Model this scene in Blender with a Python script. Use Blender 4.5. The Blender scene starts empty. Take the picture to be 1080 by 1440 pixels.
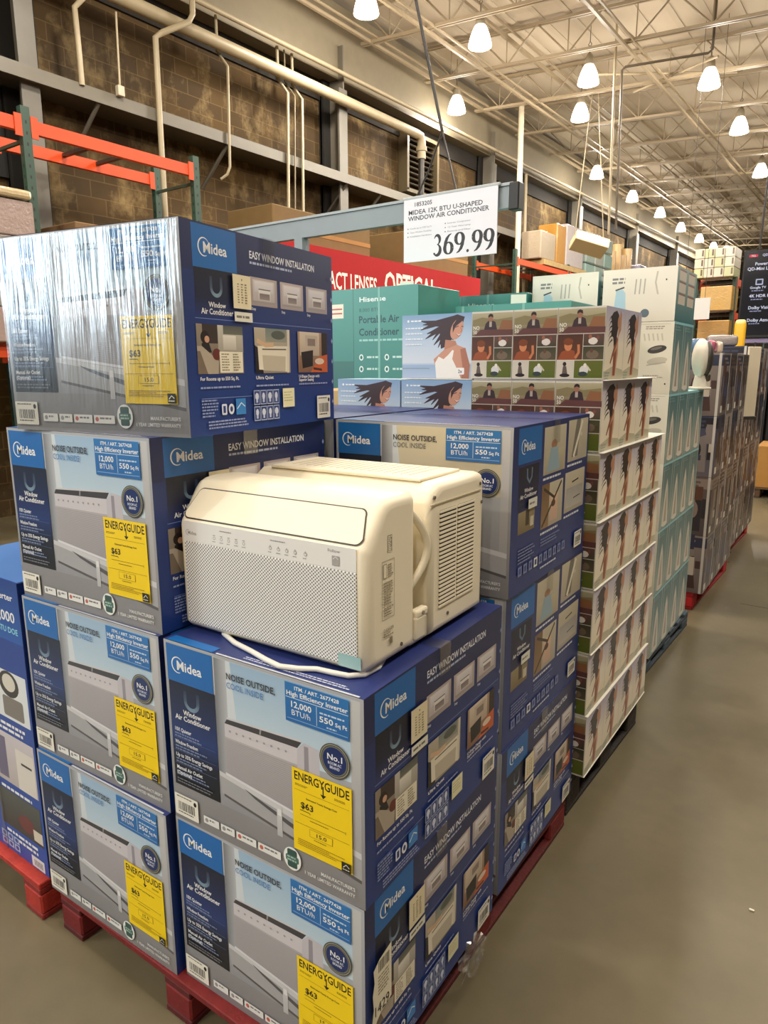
import bpy, bmesh, math, random
from mathutils import Vector, Matrix
random.seed(7)
S = bpy.context.scene
COL = S.collection
R_ = math.radians

# ------------------------------------------------------------------ camera, world, lights, exposure
cam_d = bpy.data.cameras.new('camera')
cam = bpy.data.objects.new('camera', cam_d)
COL.objects.link(cam)
S.camera = cam
cam_d.sensor_fit = 'VERTICAL'
cam_d.sensor_height = 36.0
cam_d.lens = 987.5 / 1440 * 36.0
cam_d.clip_end = 200
_r = Vector((0.80896405, 0.58785018, -0.0030564))
_f = Vector((-0.57609361, 0.79172899, -0.20317813)).normalized()
_u = _r.cross(_f).normalized()
_r = _f.cross(_u)
M = Matrix((_r, _u, -_f)).transposed().to_4x4()
M.translation = Vector((0.82646, -1.05769, 1.82228))
cam.matrix_world = M

S.view_settings.view_transform = 'Standard'
S.view_settings.look = 'None'
S.view_settings.gamma = 1.0
S.view_settings.use_curve_mapping = False
S.view_settings.exposure = -0.30
try:
    S.cycles.use_denoising = True
    S.cycles.max_bounces = 6
    S.cycles.diffuse_bounces = 4
    S.cycles.glossy_bounces = 3
    S.cycles.transparent_max_bounces = 8
    S.cycles.sample_clamp_indirect = 6.0
    S.cycles.caustics_reflective = False
    S.cycles.caustics_refractive = False
except Exception:
    pass

W_ = bpy.data.worlds.new('store_air')
S.world = W_
W_.use_nodes = True
W_.node_tree.nodes['Background'].inputs[0].default_value = (1.0, 0.93, 0.80, 1)
W_.node_tree.nodes['Background'].inputs[1].default_value = 0.10

LAMP_COL = (1.0, 0.92, 0.80)
LAMP_W = 285.0
UPLIGHT = 0.60


def lamp_light(name, loc, power, col=LAMP_COL, rad=0.16):
    d = bpy.data.lights.new(name, 'SPOT')            # the bell shade throws the light down
    d.spot_size = R_(166)
    d.spot_blend = 0.35
    d.energy = power
    d.color = col
    d.shadow_soft_size = rad
    o = bpy.data.objects.new(name, d)
    COL.objects.link(o)
    o.location = loc
    d2 = bpy.data.lights.new(name, 'POINT')           # the shade is translucent and also glows upward
    d2.energy = power * UPLIGHT
    d2.color = col
    d2.shadow_soft_size = rad
    o2 = bpy.data.objects.new(name, d2)
    COL.objects.link(o2)
    o2.location = loc
    return o


def area_light(name, loc, target, sx, sy, power, col):
    d = bpy.data.lights.new(name, 'AREA')
    d.shape = 'RECTANGLE'
    d.size = sx
    d.size_y = sy
    d.energy = power
    d.color = col
    o = bpy.data.objects.new(name, d)
    COL.objects.link(o)
    o.location = loc
    o.rotation_euler = (Vector(target) - Vector(loc)).to_track_quat('-Z', 'Y').to_euler()
    return o


# added cool light for film glare and fill, behind the camera on the left
area_light('added_cool_fill', (-9.6, -7.4, 3.9), (-0.9, 0.0, 1.4), 4.2, 2.8, 520.0, (0.74, 0.90, 1.0))

LAMPS = [(-6.19, 8.18, 6.89), (-5.30, 10.02, 6.84), (-7.25, 12.62, 6.93), (-4.38, 12.38, 6.78), (-5.26, 14.30, 6.84),
         (-2.59, 13.53, 6.68), (-2.63, 16.62, 6.68), (-2.85, 20.88, 6.69), (-6.71, 19.37, 6.92), (-6.80, 22.86, 6.93),
         (-6.75, 25.86, 6.93), (-6.85, 29.14, 6.93), (-6.83, 32.14, 6.93), (-6.79, 34.70, 6.93), (-6.51, 36.04, 6.91)]
# the lamps of the same grid that hang outside the picture
for lx in (-5.2, -1.6, 2.2):
    for ly in (-8.0, -4.0, 0.0, 4.0, 8.0, 12.0):
        if lx < -4 and ly > 6 or (lx < -1 and ly > 10):
            continue
        lamp_light('ceiling_lamp_light', (lx, ly, 6.5), LAMP_W * 0.9)
for ly in (17, 23, 29):
    lamp_light('ceiling_lamp_light', (2.2, ly, 6.5), LAMP_W * 1.6)


# ------------------------------------------------------------------ colour and materials
def lin(v):
    v = v / 255.0
    return v / 12.92 if v <= 0.04045 else ((v + 0.055) / 1.055) ** 2.4


def C(r, g, b):
    return (lin(r), lin(g), lin(b), 1.0)


WHITE = C(240, 240, 240)


def mix(a, b, t):
    return tuple(a[i] + (b[i] - a[i]) * t for i in range(3)) + (1.0,)


def nodes_of(name):
    m = bpy.data.materials.new(name)
    m.use_nodes = True
    nt = m.node_tree
    return m, nt, nt.nodes['Principled BSDF']


def col_mat(name, rough, metal=0.0, var=0.06, scale=9.0, bump=0.0, bscale=60.0, spec=0.5, coat=0.0):
    """a surface whose colour is stored per face, with a little procedural wear"""
    m, nt, b = nodes_of(name)
    a = nt.nodes.new('ShaderNodeAttribute')
    a.attribute_name = 'Col'
    tc = nt.nodes.new('ShaderNodeTexCoord')
    n = nt.nodes.new('ShaderNodeTexNoise')
    n.inputs['Scale'].default_value = scale
    n.inputs['Detail'].default_value = 3
    nt.links.new(tc.outputs['Object'], n.inputs['Vector'])
    mr = nt.nodes.new('ShaderNodeMapRange')
    mr.inputs['To Min'].default_value = 1 - var
    mr.inputs['To Max'].default_value = 1 + var
    nt.links.new(n.outputs['Fac'], mr.inputs['Value'])
    vm = nt.nodes.new('ShaderNodeVectorMath')
    vm.operation = 'SCALE'
    nt.links.new(a.outputs['Color'], vm.inputs[0])
    nt.links.new(mr.outputs['Result'], vm.inputs['Scale'])
    nt.links.new(vm.outputs['Vector'], b.inputs['Base Color'])
    b.inputs['Roughness'].default_value = rough
    b.inputs['Metallic'].default_value = metal
    b.inputs['Specular IOR Level'].default_value = spec
    b.inputs['Coat Weight'].default_value = coat
    b.inputs['Coat Roughness'].default_value = 0.12
    if bump:
        n2 = nt.nodes.new('ShaderNodeTexNoise')
        n2.inputs['Scale'].default_value = bscale
        nt.links.new(tc.outputs['Object'], n2.inputs['Vector'])
        bp = nt.nodes.new('ShaderNodeBump')
        bp.inputs['Strength'].default_value = bump
        bp.inputs['Distance'].default_value = 0.01
        nt.links.new(n2.outputs['Fac'], bp.inputs['Height'])
        nt.links.new(bp.outputs['Normal'], b.inputs['Normal'])
    return m


PRINT = col_mat('printed_card', 0.38, var=0.03, scale=5)
LABEL = col_mat('paper_label', 0.55, var=0.02)
PAINT = col_mat('painted_steel', 0.45, var=0.10, scale=6)
MATTE = col_mat('matte_surface', 0.85, var=0.12, scale=7)
WOOD = col_mat('painted_wood', 0.75, var=0.35, scale=14, bump=0.3)
PLASTIC = col_mat('moulded_plastic', 0.42, var=0.015, scale=3)
WRAP = col_mat('wrapped_goods', 0.22, var=0.10, scale=12, bump=0.5, bscale=35, coat=0.6)
DECK = col_mat('roof_deck_paint', 0.8, var=0.10, scale=0.6)


def emit_mat(name, col, strength):
    m, nt, b = nodes_of(name)
    b.inputs['Base Color'].default_value = col
    b.inputs['Emission Color'].default_value = col
    b.inputs['Emission Strength'].default_value = strength
    return m


LAMP_GLASS = emit_mat('lit_lamp_glass', (1.0, 0.93, 0.80, 1), 6.0)


def emit_col_mat(name, strength):
    m, nt, b = nodes_of(name)
    a = nt.nodes.new('ShaderNodeAttribute')
    a.attribute_name = 'Col'
    nt.links.new(a.outputs['Color'], b.inputs['Emission Color'])
    b.inputs['Emission Strength'].default_value = strength
    b.inputs['Base Color'].default_value = (0.01, 0.01, 0.012, 1)
    b.inputs['Roughness'].default_value = 0.15
    return m


SCREEN = emit_col_mat('lit_screen', 1.0)


def film_mat(name, fac, rough, bump, stretch):
    m = bpy.data.materials.new(name)
    m.use_nodes = True
    nt = m.node_tree
    nt.nodes.clear()
    out = nt.nodes.new('ShaderNodeOutputMaterial')
    mx = nt.nodes.new('ShaderNodeMixShader')
    tr = nt.nodes.new('ShaderNodeBsdfTransparent')
    gl = nt.nodes.new('ShaderNodeBsdfGlossy')
    gl.inputs['Roughness'].default_value = rough
    tc = nt.nodes.new('ShaderNodeTexCoord')
    mp = nt.nodes.new('ShaderNodeMapping')
    mp.inputs['Scale'].default_value = stretch
    nz = nt.nodes.new('ShaderNodeTexNoise')
    nz.inputs['Scale'].default_value = 1.0
    nz.inputs['Detail'].default_value = 4
    bp = nt.nodes.new('ShaderNodeBump')
    bp.inputs['Strength'].default_value = bump
    bp.inputs['Distance'].default_value = 0.01
    nt.links.new(tc.outputs['Object'], mp.inputs['Vector'])
    nt.links.new(mp.outputs['Vector'], nz.inputs['Vector'])
    nt.links.new(nz.outputs['Fac'], bp.inputs['Height'])
    nt.links.new(bp.outputs['Normal'], gl.inputs['Normal'])
    mx.inputs['Fac'].default_value = fac
    nt.links.new(tr.outputs[0], mx.inputs[1])
    nt.links.new(gl.outputs[0], mx.inputs[2])
    nt.links.new(mx.outputs[0], out.inputs['Surface'])
    return m


FILM = film_mat('clear_stretch_film', 0.25, 0.20, 0.30, (80, 80, 5))
TAPE = film_mat('clear_packing_tape', 0.16, 0.12, 0.1, (20, 20, 20))


def floor_mat():
    m, nt, b = nodes_of('polished_concrete')
    tc = nt.nodes.new('ShaderNodeTexCoord')
    n1 = nt.nodes.new('ShaderNodeTexNoise')
    n1.inputs['Scale'].default_value = 0.9
    n1.inputs['Detail'].default_value = 6
    n2 = nt.nodes.new('ShaderNodeTexNoise')
    n2.inputs['Scale'].default_value = 11
    n2.inputs['Detail'].default_value = 5
    nt.links.new(tc.outputs['Object'], n1.inputs['Vector'])
    nt.links.new(tc.outputs['Object'], n2.inputs['Vector'])
    r1 = nt.nodes.new('ShaderNodeValToRGB')
    r1.color_ramp.elements[0].position = 0.3
    r1.color_ramp.elements[0].color = C(98, 90, 70)
    r1.color_ramp.elements[1].position = 0.72
    r1.color_ramp.elements[1].color = C(126, 116, 92)
    nt.links.new(n1.outputs['Fac'], r1.inputs['Fac'])
    mr = nt.nodes.new('ShaderNodeMapRange')
    mr.inputs['To Min'].default_value = 0.86
    mr.inputs['To Max'].default_value = 1.12
    nt.links.new(n2.outputs['Fac'], mr.inputs['Value'])
    vm = nt.nodes.new('ShaderNodeVectorMath')
    vm.operation = 'SCALE'
    nt.links.new(r1.outputs['Color'], vm.inputs[0])
    nt.links.new(mr.outputs['Result'], vm.inputs['Scale'])
    nt.links.new(vm.outputs['Vector'], b.inputs['Base Color'])
    mr2 = nt.nodes.new('ShaderNodeMapRange')
    mr2.inputs['To Min'].default_value = 0.20
    mr2.inputs['To Max'].default_value = 0.42
    nt.links.new(n1.outputs['Fac'], mr2.inputs['Value'])
    nt.links.new(mr2.outputs['Result'], b.inputs['Roughness'])
    b.inputs['Specular IOR Level'].default_value = 0.5
    return m


def block_wall_mat():
    m, nt, b = nodes_of('stained_block_wall')
    tc = nt.nodes.new('ShaderNodeTexCoord')
    sp = nt.nodes.new('ShaderNodeSeparateXYZ')
    cb = nt.nodes.new('ShaderNodeCombineXYZ')
    nt.links.new(tc.outputs['Object'], sp.inputs[0])
    nt.links.new(sp.outputs['Y'], cb.inputs['X'])
    nt.links.new(sp.outputs['Z'], cb.inputs['Y'])
    br = nt.nodes.new('ShaderNodeTexBrick')
    br.inputs['Scale'].default_value = 1.0
    br.inputs['Brick Width'].default_value = 0.42
    br.inputs['Row Height'].default_value = 0.21
    br.inputs['Mortar Size'].default_value = 0.007
    br.inputs['Mortar Smooth'].default_value = 0.3
    br.inputs['Color1'].default_value = C(88, 65, 29)
    br.inputs['Color2'].default_value = C(71, 52, 23)
    br.inputs['Mortar'].default_value = C(108, 86, 50)
    nt.links.new(cb.outputs[0], br.inputs['Vector'])
    n = nt.nodes.new('ShaderNodeTexNoise')
    n.inputs['Scale'].default_value = 2.3
    n.inputs['Detail'].default_value = 8
    n.inputs['Roughness'].default_value = 0.68
    mp = nt.nodes.new('ShaderNodeMapping')
    mp.inputs['Scale'].default_value = (1, 1.0, 0.8)
    nt.links.new(tc.outputs['Object'], mp.inputs['Vector'])
    nt.links.new(mp.outputs['Vector'], n.inputs['Vector'])
    rp = nt.nodes.new('ShaderNodeValToRGB')
    rp.color_ramp.elements[0].position = 0.50
    rp.color_ramp.elements[0].color = (0, 0, 0, 1)
    rp.color_ramp.elements[1].position = 0.70
    rp.color_ramp.elements[1].color = (0.75, 0.75, 0.75, 1)
    nt.links.new(n.outputs['Fac'], rp.inputs['Fac'])
    mx = nt.nodes.new('ShaderNodeMix')
    mx.data_type = 'RGBA'
    nt.links.new(rp.outputs['Color'], mx.inputs['Factor'])
    nt.links.new(br.outputs['Color'], mx.inputs['A'])
    mx.inputs['B'].default_value = C(160, 136, 92)
    n2 = nt.nodes.new('ShaderNodeTexNoise')
    n2.inputs['Scale'].default_value = 0.55
    n2.inputs['Detail'].default_value = 5
    nt.links.new(tc.outputs['Object'], n2.inputs['Vector'])
    mr = nt.nodes.new('ShaderNodeMapRange')
    mr.inputs['From Min'].default_value = 0.35
    mr.inputs['From Max'].default_value = 0.65
    mr.inputs['To Min'].default_value = 0.52
    mr.inputs['To Max'].default_value = 1.05
    nt.links.new(n2.outputs['Fac'], mr.inputs['Value'])
    vm = nt.nodes.new('ShaderNodeVectorMath')
    vm.operation = 'SCALE'
    nt.links.new(mx.outputs['Result'], vm.inputs[0])
    nt.links.new(mr.outputs['Result'], vm.inputs['Scale'])
    nt.links.new(vm.outputs['Vector'], b.inputs['Base Color'])
    b.inputs['Roughness'].default_value = 0.9
    bp = nt.nodes.new('ShaderNodeBump')
    bp.inputs['Strength'].default_value = 0.4
    bp.inputs['Distance'].default_value = 0.02
    nt.links.new(n.outputs['Fac'], bp.inputs['Height'])
    nt.links.new(bp.outputs['Normal'], b.inputs['Normal'])
    return m


def grille_mat():
    """white face plate pierced by a staggered grid of small round holes"""
    m, nt, b = nodes_of('perforated_plate')
    tc = nt.nodes.new('ShaderNodeTexCoord')
    sp = nt.nodes.new('ShaderNodeSeparateXYZ')
    nt.links.new(tc.outputs['Object'], sp.inputs[0])
    px, pz, rad = 0.0098, 0.0086, 0.0021

    def mth(op, a, bb=None):
        n = nt.nodes.new('ShaderNodeMath')
        n.operation = op
        for i, v in enumerate((a, bb)):
            if v is None:
                continue
            if isinstance(v, (int, float)):
                n.inputs[i].default_value = v
            else:
                nt.links.new(v, n.inputs[i])
        return n.outputs[0]

    def grid(ox, oz):
        x = mth('SUBTRACT', mth('FLOORED_MODULO', mth('ADD', sp.outputs['X'], ox + 5 * px), px), px / 2)
        z = mth('SUBTRACT', mth('FLOORED_MODULO', mth('ADD', sp.outputs['Z'], oz + 5 * pz), pz), pz / 2)
        d = mth('SQRT', mth('ADD', mth('MULTIPLY', x, x), mth('MULTIPLY', z, z)))
        return mth('LESS_THAN', d, rad)

    g = mth('MAXIMUM', grid(0, 0), grid(px / 2, pz / 2))
    mx = nt.nodes.new('ShaderNodeMix')
    mx.data_type = 'RGBA'
    nt.links.new(g, mx.inputs['Factor'])
    mx.inputs['A'].default_value = C(240, 239, 238)
    mx.inputs['B'].default_value = C(104, 100, 97)
    nt.links.new(mx.outputs['Result'], b.inputs['Base Color'])
    b.inputs['Roughness'].default_value = 0.45
    return m


FLOOR_M, WALL_M, GRILLE_M = floor_mat(), block_wall_mat(), grille_mat()

# ------------------------------------------------------------------ text and 2-D print
_text = {}


def text_geo(s, bold):
    k = (s, bold)
    if k in _text:
        return _text[k]
    cu = bpy.data.curves.new('t', 'FONT')
    cu.body = s
    cu.size = 1.0
    cu.resolution_u = 2
    cu.offset = 0.018 if bold else 0.0
    o = bpy.data.objects.new('t', cu)
    COL.objects.link(o)
    dg = bpy.context.evaluated_depsgraph_get()
    me = o.evaluated_get(dg).to_mesh()
    vs = [(v.co.x, v.co.y) for v in me.vertices]
    fs = [tuple(p.vertices) for p in me.polygons]
    o.evaluated_get(dg).to_mesh_clear()
    bpy.data.objects.remove(o)
    bpy.data.curves.remove(cu)
    w = max((v[0] for v in vs), default=0)
    _text[k] = (vs, fs, w)
    return _text[k]


CAP = max(v[1] for v in text_geo('H', False)[0])


class Art:
    """flat print: coloured polygons laid over one another, in metres"""

    def __init__(self):
        self.items = []

    def raw(self, vs, fs, cols):
        self.items.append((vs, fs, cols))

    def poly(self, pts, c):
        self.raw(list(pts), [tuple(range(len(pts)))], [c] * len(pts))

    def rect(self, x0, y0, x1, y1, c, cb=None):
        cb = cb or c                                  # c at the top, cb at the bottom
        self.raw([(x0, y0), (x1, y0), (x1, y1), (x0, y1)], [(0, 1, 2, 3)], [cb, cb, c, c])

    def grad(self, x0, y0, x1, y1, stops):
        """stops: [(t from top, colour)]"""
        for (t0, c0), (t1, c1) in zip(stops, stops[1:]):
            self.rect(x0, y1 - (y1 - y0) * t1, x1, y1 - (y1 - y0) * t0, c0, c1)

    def hgrad(self, x0, y0, x1, y1, c0, c1):
        self.raw([(x0, y0), (x1, y0), (x1, y1), (x0, y1)], [(0, 1, 2, 3)], [c0, c1, c1, c0])

    def ell(self, cx, cy, rx, ry, c, n=24, rot=0.0):
        cs, sn = math.cos(rot), math.sin(rot)
        pts = []
        for i in range(n):
            a = 2 * math.pi * i / n
            x, y = rx * math.cos(a), ry * math.sin(a)
            pts.append((cx + cs * x - sn * y, cy + sn * x + cs * y))
        self.poly(pts, c)

    def rrect(self, x0, y0, x1, y1, r, c):
        pts = []
        for cx, cy, a0 in ((x1 - r, y1 - r, 0), (x0 + r, y1 - r, 90), (x0 + r, y0 + r, 180), (x1 - r, y0 + r, 270)):
            for k in range(5):
                a = R_(a0 + 22.5 * k)
                pts.append((cx + r * math.cos(a), cy + r * math.sin(a)))
        self.poly(pts, c)

    def path(self, pts, w, c, taper=None):
        n = len(pts)
        L, Rr = [], []
        for i, p in enumerate(pts):
            a, b = pts[max(i - 1, 0)], pts[min(i + 1, n - 1)]
            dx, dy = b[0] - a[0], b[1] - a[1]
            l = math.hypot(dx, dy) or 1
            ww = (w if taper is None else taper[i] * w) / 2
            L.append((p[0] - dy / l * ww, p[1] + dx / l * ww))
            Rr.append((p[0] + dy / l * ww, p[1] - dx / l * ww))
        cs = c if isinstance(c, list) else [c] * n
        self.raw(L + Rr, [(i, n + i, n + i + 1, i + 1) for i in range(n - 1)], cs + cs)

    def text(self, s, x, y, h, c, align='l', bold=True, sx=1.0, width=None):
        vs, fs, w = text_geo(s, bold)
        k = h / CAP
        if width:
            sx = width / (w * k)
        ox = {'l': 0, 'c': -w * k * sx / 2, 'r': -w * k * sx}[align]
        self.raw([(x + ox + vx * k * sx, y + vy * k) for vx, vy in vs], fs, [c] * len(vs))

    def lines(self, x, y, w, h, n, c, gap=1.9, ragged=0.35):
        """a block of print too small to read"""
        rnd = random.Random(int((x + y * 7 + w * 13) * 1e5))
        for i in range(n):
            x0, end = x, x + w * (1 - ragged * rnd.random())
            while x0 < end:
                ww = min(h * (1.2 + 2.6 * rnd.random()), end - x0)
                self.rect(x0, y - i * h * gap - h, x0 + ww, y - i * h * gap, c)
                x0 += ww + h * 0.55


class MB:
    def __init__(self):
        self.v, self.f, self.c, self.m, self.s = [], [], [], [], []

    def add(self, vs, fs, col, mat=0, smooth=False):
        o = len(self.v)
        self.v += [tuple(p) for p in vs]
        for f in fs:
            self.f.append(tuple(o + i for i in f))
            self.c.append([col] * len(f))
            self.m.append(mat)
            self.s.append(smooth)
        return self

    def box(self, c, s, col, mat=0, rot=None, cols=None):
        hx, hy, hz = s[0] / 2, s[1] / 2, s[2] / 2
        vs = [Vector((x, y, z)) for x in (-hx, hx) for y in (-hy, hy) for z in (-hz, hz)]
        if rot is not None:
            vs = [rot @ v for v in vs]
        vs = [v + Vector(c) for v in vs]
        fs = [(0, 1, 3, 2), (4, 6, 7, 5), (0, 4, 5, 1), (2, 3, 7, 6), (0, 2, 6, 4), (1, 5, 7, 3)]
        k = len(self.v)
        self.v += [tuple(p) for p in vs]
        for i, f in enumerate(fs):
            self.face(k, f, (cols or {}).get(i, col), mat)
        return self

    def face(self, k, f, col, mat=0, smooth=False):
        self.f.append(tuple(k + i for i in f))
        self.c.append([col] * len(f))
        self.m.append(mat)
        self.s.append(smooth)

    def cyl(self, a, b, r, col, n=10, mat=0, r2=None, caps=True):
        a, b = Vector(a), Vector(b)
        r2 = r if r2 is None else r2
        d = (b - a).normalized()
        t = d.orthogonal().normalized()
        w = d.cross(t)
        vs = []
        for i in range(n):
            an = 2 * math.pi * i / n
            q = t * math.cos(an) + w * math.sin(an)
            vs += [a + q * r, b + q * r2]
        self.add(vs, [(2 * i, (2 * i + 2) % (2 * n), (2 * i + 3) % (2 * n), 2 * i + 1) for i in range(n)], col, mat, True)
        if caps:
            self.add(vs, [tuple(2 * i for i in reversed(range(n))), tuple(2 * i + 1 for i in range(n))], col, mat)
        return self

    def tube(self, pts, r, col, n=8, mat=0):
        pts = [Vector(p) for p in pts]
        rings = []
        prev = None
        for i, p in enumerate(pts):
            d = (pts[min(i + 1, len(pts) - 1)] - pts[max(i - 1, 0)]).normalized()
            t = d.orthogonal().normalized() if prev is None else (prev - d * prev.dot(d)).normalized()
            prev = t
            w = d.cross(t)
            rings.append([p + (t * math.cos(2 * math.pi * k / n) + w * math.sin(2 * math.pi * k / n)) * r for k in range(n)])
        vs = [q for ring in rings for q in ring]
        fs = [(i * n + k, i * n + (k + 1) % n, (i + 1) * n + (k + 1) % n, (i + 1) * n + k) for i in range(len(pts) - 1) for k in range(n)]
        self.add(vs, fs, col, mat, True)
        self.add(vs, [tuple(reversed(range(n))), tuple((len(pts) - 1) * n + k for k in range(n))], col, mat)
        return self

    def lathe(self, c, prof, col, n=24, mat=0):
        vs, fs = [], []
        for r, z in prof:
            for k in range(n):
                a = 2 * math.pi * k / n
                vs.append((c[0] + r * math.cos(a), c[1] + r * math.sin(a), c[2] + z))
        for i in range(len(prof) - 1):
            for k in range(n):
                fs.append((i * n + k, i * n + (k + 1) % n, (i + 1) * n + (k + 1) % n, (i + 1) * n + k))
        return self.add(vs, fs, col, mat, True)

    def rbox(self, c, s, r, cols, seg=2, mat=0, smooth=False):
        """box with rounded edges; cols: one colour or (front,right,back,left,top,bottom)"""
        bm = bmesh.new()
        bmesh.ops.create_cube(bm, size=1.0)
        for v in bm.verts:
            v.co = Vector((v.co.x * s[0], v.co.y * s[1], v.co.z * s[2]))
        if r:
            bmesh.ops.bevel(bm, geom=list(bm.edges), offset=r, segments=seg, affect='EDGES', profile=0.5)
        bm.normal_update()
        bm.verts.index_update()
        k = len(self.v)
        self.v += [tuple(v.co + Vector(c)) for v in bm.verts]
        for f in bm.faces:
            if isinstance(cols, list):
                n = f.normal
                ax = max(range(3), key=lambda i: abs(n[i]))
                i = {(1, False): 0, (0, True): 1, (1, True): 2, (0, False): 3, (2, True): 4, (2, False): 5}[(ax, n[ax] > 0)]
                col = cols[i]
            else:
                col = cols
            self.face(k, [v.index for v in f.verts], col, mat, smooth)
        bm.free()
        return self

    def art(self, art, o, u, v, n, base=0.0004, step=2e-5, mat=0):
        o, u, v, n = Vector(o), Vector(u), Vector(v), Vector(n)
        for i, (vs, fs, cols) in enumerate(art.items):
            off = n * (base + i * step)
            k = len(self.v)
            self.v += [tuple(o + u * x + v * y + off) for x, y in vs]
            for f in fs:
                pts = [vs[j] for j in f]
                area = sum(pts[a][0] * pts[(a + 1) % len(pts)][1] - pts[(a + 1) % len(pts)][0] * pts[a][1] for a in range(len(pts)))
                f2 = f if area >= 0 else tuple(reversed(f))
                self.f.append(tuple(k + j for j in f2))
                self.c.append([cols[j] for j in f2])
                self.m.append(mat)
                self.s.append(False)
        return self

    def build(self, name, mats, parent=None):
        me = bpy.data.meshes.new(name)
        me.from_pydata(self.v, [], self.f)
        for mt in (mats if isinstance(mats, (list, tuple)) else [mats]):
            me.materials.append(mt)
        me.polygons.foreach_set('material_index', self.m)
        me.polygons.foreach_set('use_smooth', self.s)
        ca = me.color_attributes.new('Col', 'FLOAT_COLOR', 'CORNER')
        flat = [x for face in self.c for c in face for x in c]
        ca.data.foreach_set('color', flat)
        me.update()
        # drop loose points left over from faces added one at a time
        bm = bmesh.new()
        bm.from_mesh(me)
        loose = [v for v in bm.verts if not v.link_faces]
        if loose:
            bmesh.ops.delete(bm, geom=loose, context='VERTS')
            bm.to_mesh(me)
        bm.free()
        o = bpy.data.objects.new(name, me)
        COL.objects.link(o)
        if parent is not None:
            o.parent = parent
        return o


def tag(o, label, cat, group=None, kind=None):
    o['label'] = label
    o['category'] = cat
    if group:
        o['group'] = group
    if kind:
        o['kind'] = kind
    return o


def thing(name, label, cat, loc=(0, 0, 0), rz=0.0, group=None):
    o = bpy.data.objects.new(name, None)
    COL.objects.link(o)
    o.empty_display_size = 0.1
    o.location = loc
    o.rotation_euler = (0, 0, rz)
    return tag(o, label, cat, group)


def dup(root, label, loc, rz=0.0, skip=()):
    r = root.copy()
    COL.objects.link(r)
    r.location = loc
    r.rotation_euler = (0, 0, rz)
    r['label'] = label
    for ch in list(root.children):
        if ch.name.split('.')[0] in skip:
            continue
        c = ch.copy()
        COL.objects.link(c)
        c.parent = r
        for g in list(ch.children):
            d = g.copy()
            COL.objects.link(d)
            d.parent = c
    return r


def struct(o):
    o['kind'] = 'structure'
    return o


ORD = ['zeroth', 'first', 'second', 'third', 'fourth', 'fifth', 'sixth', 'seventh', 'eighth', 'ninth', 'tenth']
FRONT = (Vector((1, 0, 0)), Vector((0, 0, 1)), Vector((0, -1, 0)))
RIGHT = (Vector((0, 1, 0)), Vector((0, 0, 1)), Vector((1, 0, 0)))
TOP = (Vector((1, 0, 0)), Vector((0, 1, 0)), Vector((0, 0, 1)))

# ------------------------------------------------------------------ the building
WX = -8.0


def zr(x):
    return 8.0 - 0.06 * (x + 8)


b = MB().box((1.0, 20, -0.05), (18, 64, 0.1), WHITE)
struct(b.build('floor', FLOOR_M))
fj = MB()
for y in (-3.2, 1.4, 6.0, 10.6, 15.2, 19.8):
    fj.box((5, y + 3.4, 0.0004), (10, 0.006, 0.0008), C(72, 66, 52))
fj.box((3.2, 18, 0.0004), (0.006, 50, 0.0008), C(72, 66, 52))
struct(fj.build('floor_joint', MATTE))
b = MB().box((WX - 0.15, 25, 3.5), (0.3, 54, 7.2), WHITE)
struct(b.build('wall_left', WALL_M))
b = MB().box((1, 50, 3.6), (18, 0.3, 7.4), C(120, 110, 95))
struct(b.build('wall_back', MATTE))
b = MB()
ang = math.atan(-0.06)
b.box((1, 20, zr(1) + 0.06), (18.2, 64, 0.08), C(196, 182, 160), rot=Matrix.Rotation(-ang, 3, 'Y'))
for i in range(34):                                   # ribs of the steel deck
    x = -7.6 + i * 0.5
    b.box((x, 20, zr(x) + 0.012), (0.10, 64, 0.02), C(192, 178, 156))
struct(b.build('ceiling', DECK))
# steel band under the roof edge, and its shadow below painted as a dark strip
b = MB().box((WX + 0.16, 25, 7.265), (0.3, 54, 1.17), C(128, 118, 98))
struct(b.build('trim_1', PAINT))
b = MB().box((WX + 0.02, 25, 6.53), (0.05, 54, 0.34), C(30, 25, 19))
struct(b.build('trim_band_shadow', MATTE))
# horizontal girt along the wall
b = MB().box((WX + 0.26, 25, 5.035), (0.46, 54, 0.11), C(88, 84, 74))
b.box((WX + 0.53, 25, 5.04), (0.03, 54, 0.15), C(106, 101, 90))
struct(b.build('trim_3', PAINT))
# steel columns, the shadow gap beside each painted as a dark panel
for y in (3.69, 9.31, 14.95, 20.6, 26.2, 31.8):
    b = MB()
    b.box((WX + 0.42, y, 3.25), (0.035, 0.22, 6.5), C(104, 100, 92))
    b.box((WX + 0.05, y, 3.6), (0.035, 0.30, 7.2), C(120, 112, 98))
    b.box((WX + 0.23, y + 0.05, 3.6), (0.36, 0.03, 7.2), C(110, 104, 92))
    struct(b.build('column', PAINT))
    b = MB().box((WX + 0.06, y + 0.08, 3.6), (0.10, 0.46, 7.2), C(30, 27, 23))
    struct(b.build('column_gap_shadow', MATTE)).name = 'trim_gap_shadow'
# the dark bay at the far left
b = MB().box((WX + 0.03, 2.6, 5.6), (0.05, 1.9, 3.2), C(22, 20, 19))
struct(b.build('trim_5', MATTE))
# braces from the girt down to the wall
for y in (4.5, 6.55, 9.3, 10.3, 12.5, 15.2):
    b = MB().tube([(WX + 0.50, y, 4.97), (WX + 0.05, y - 0.12, 4.42)], 0.028, C(84, 78, 68), n=6)
    struct(b.build('wall_brace', PAINT)).name = 'trim_6'

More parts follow.
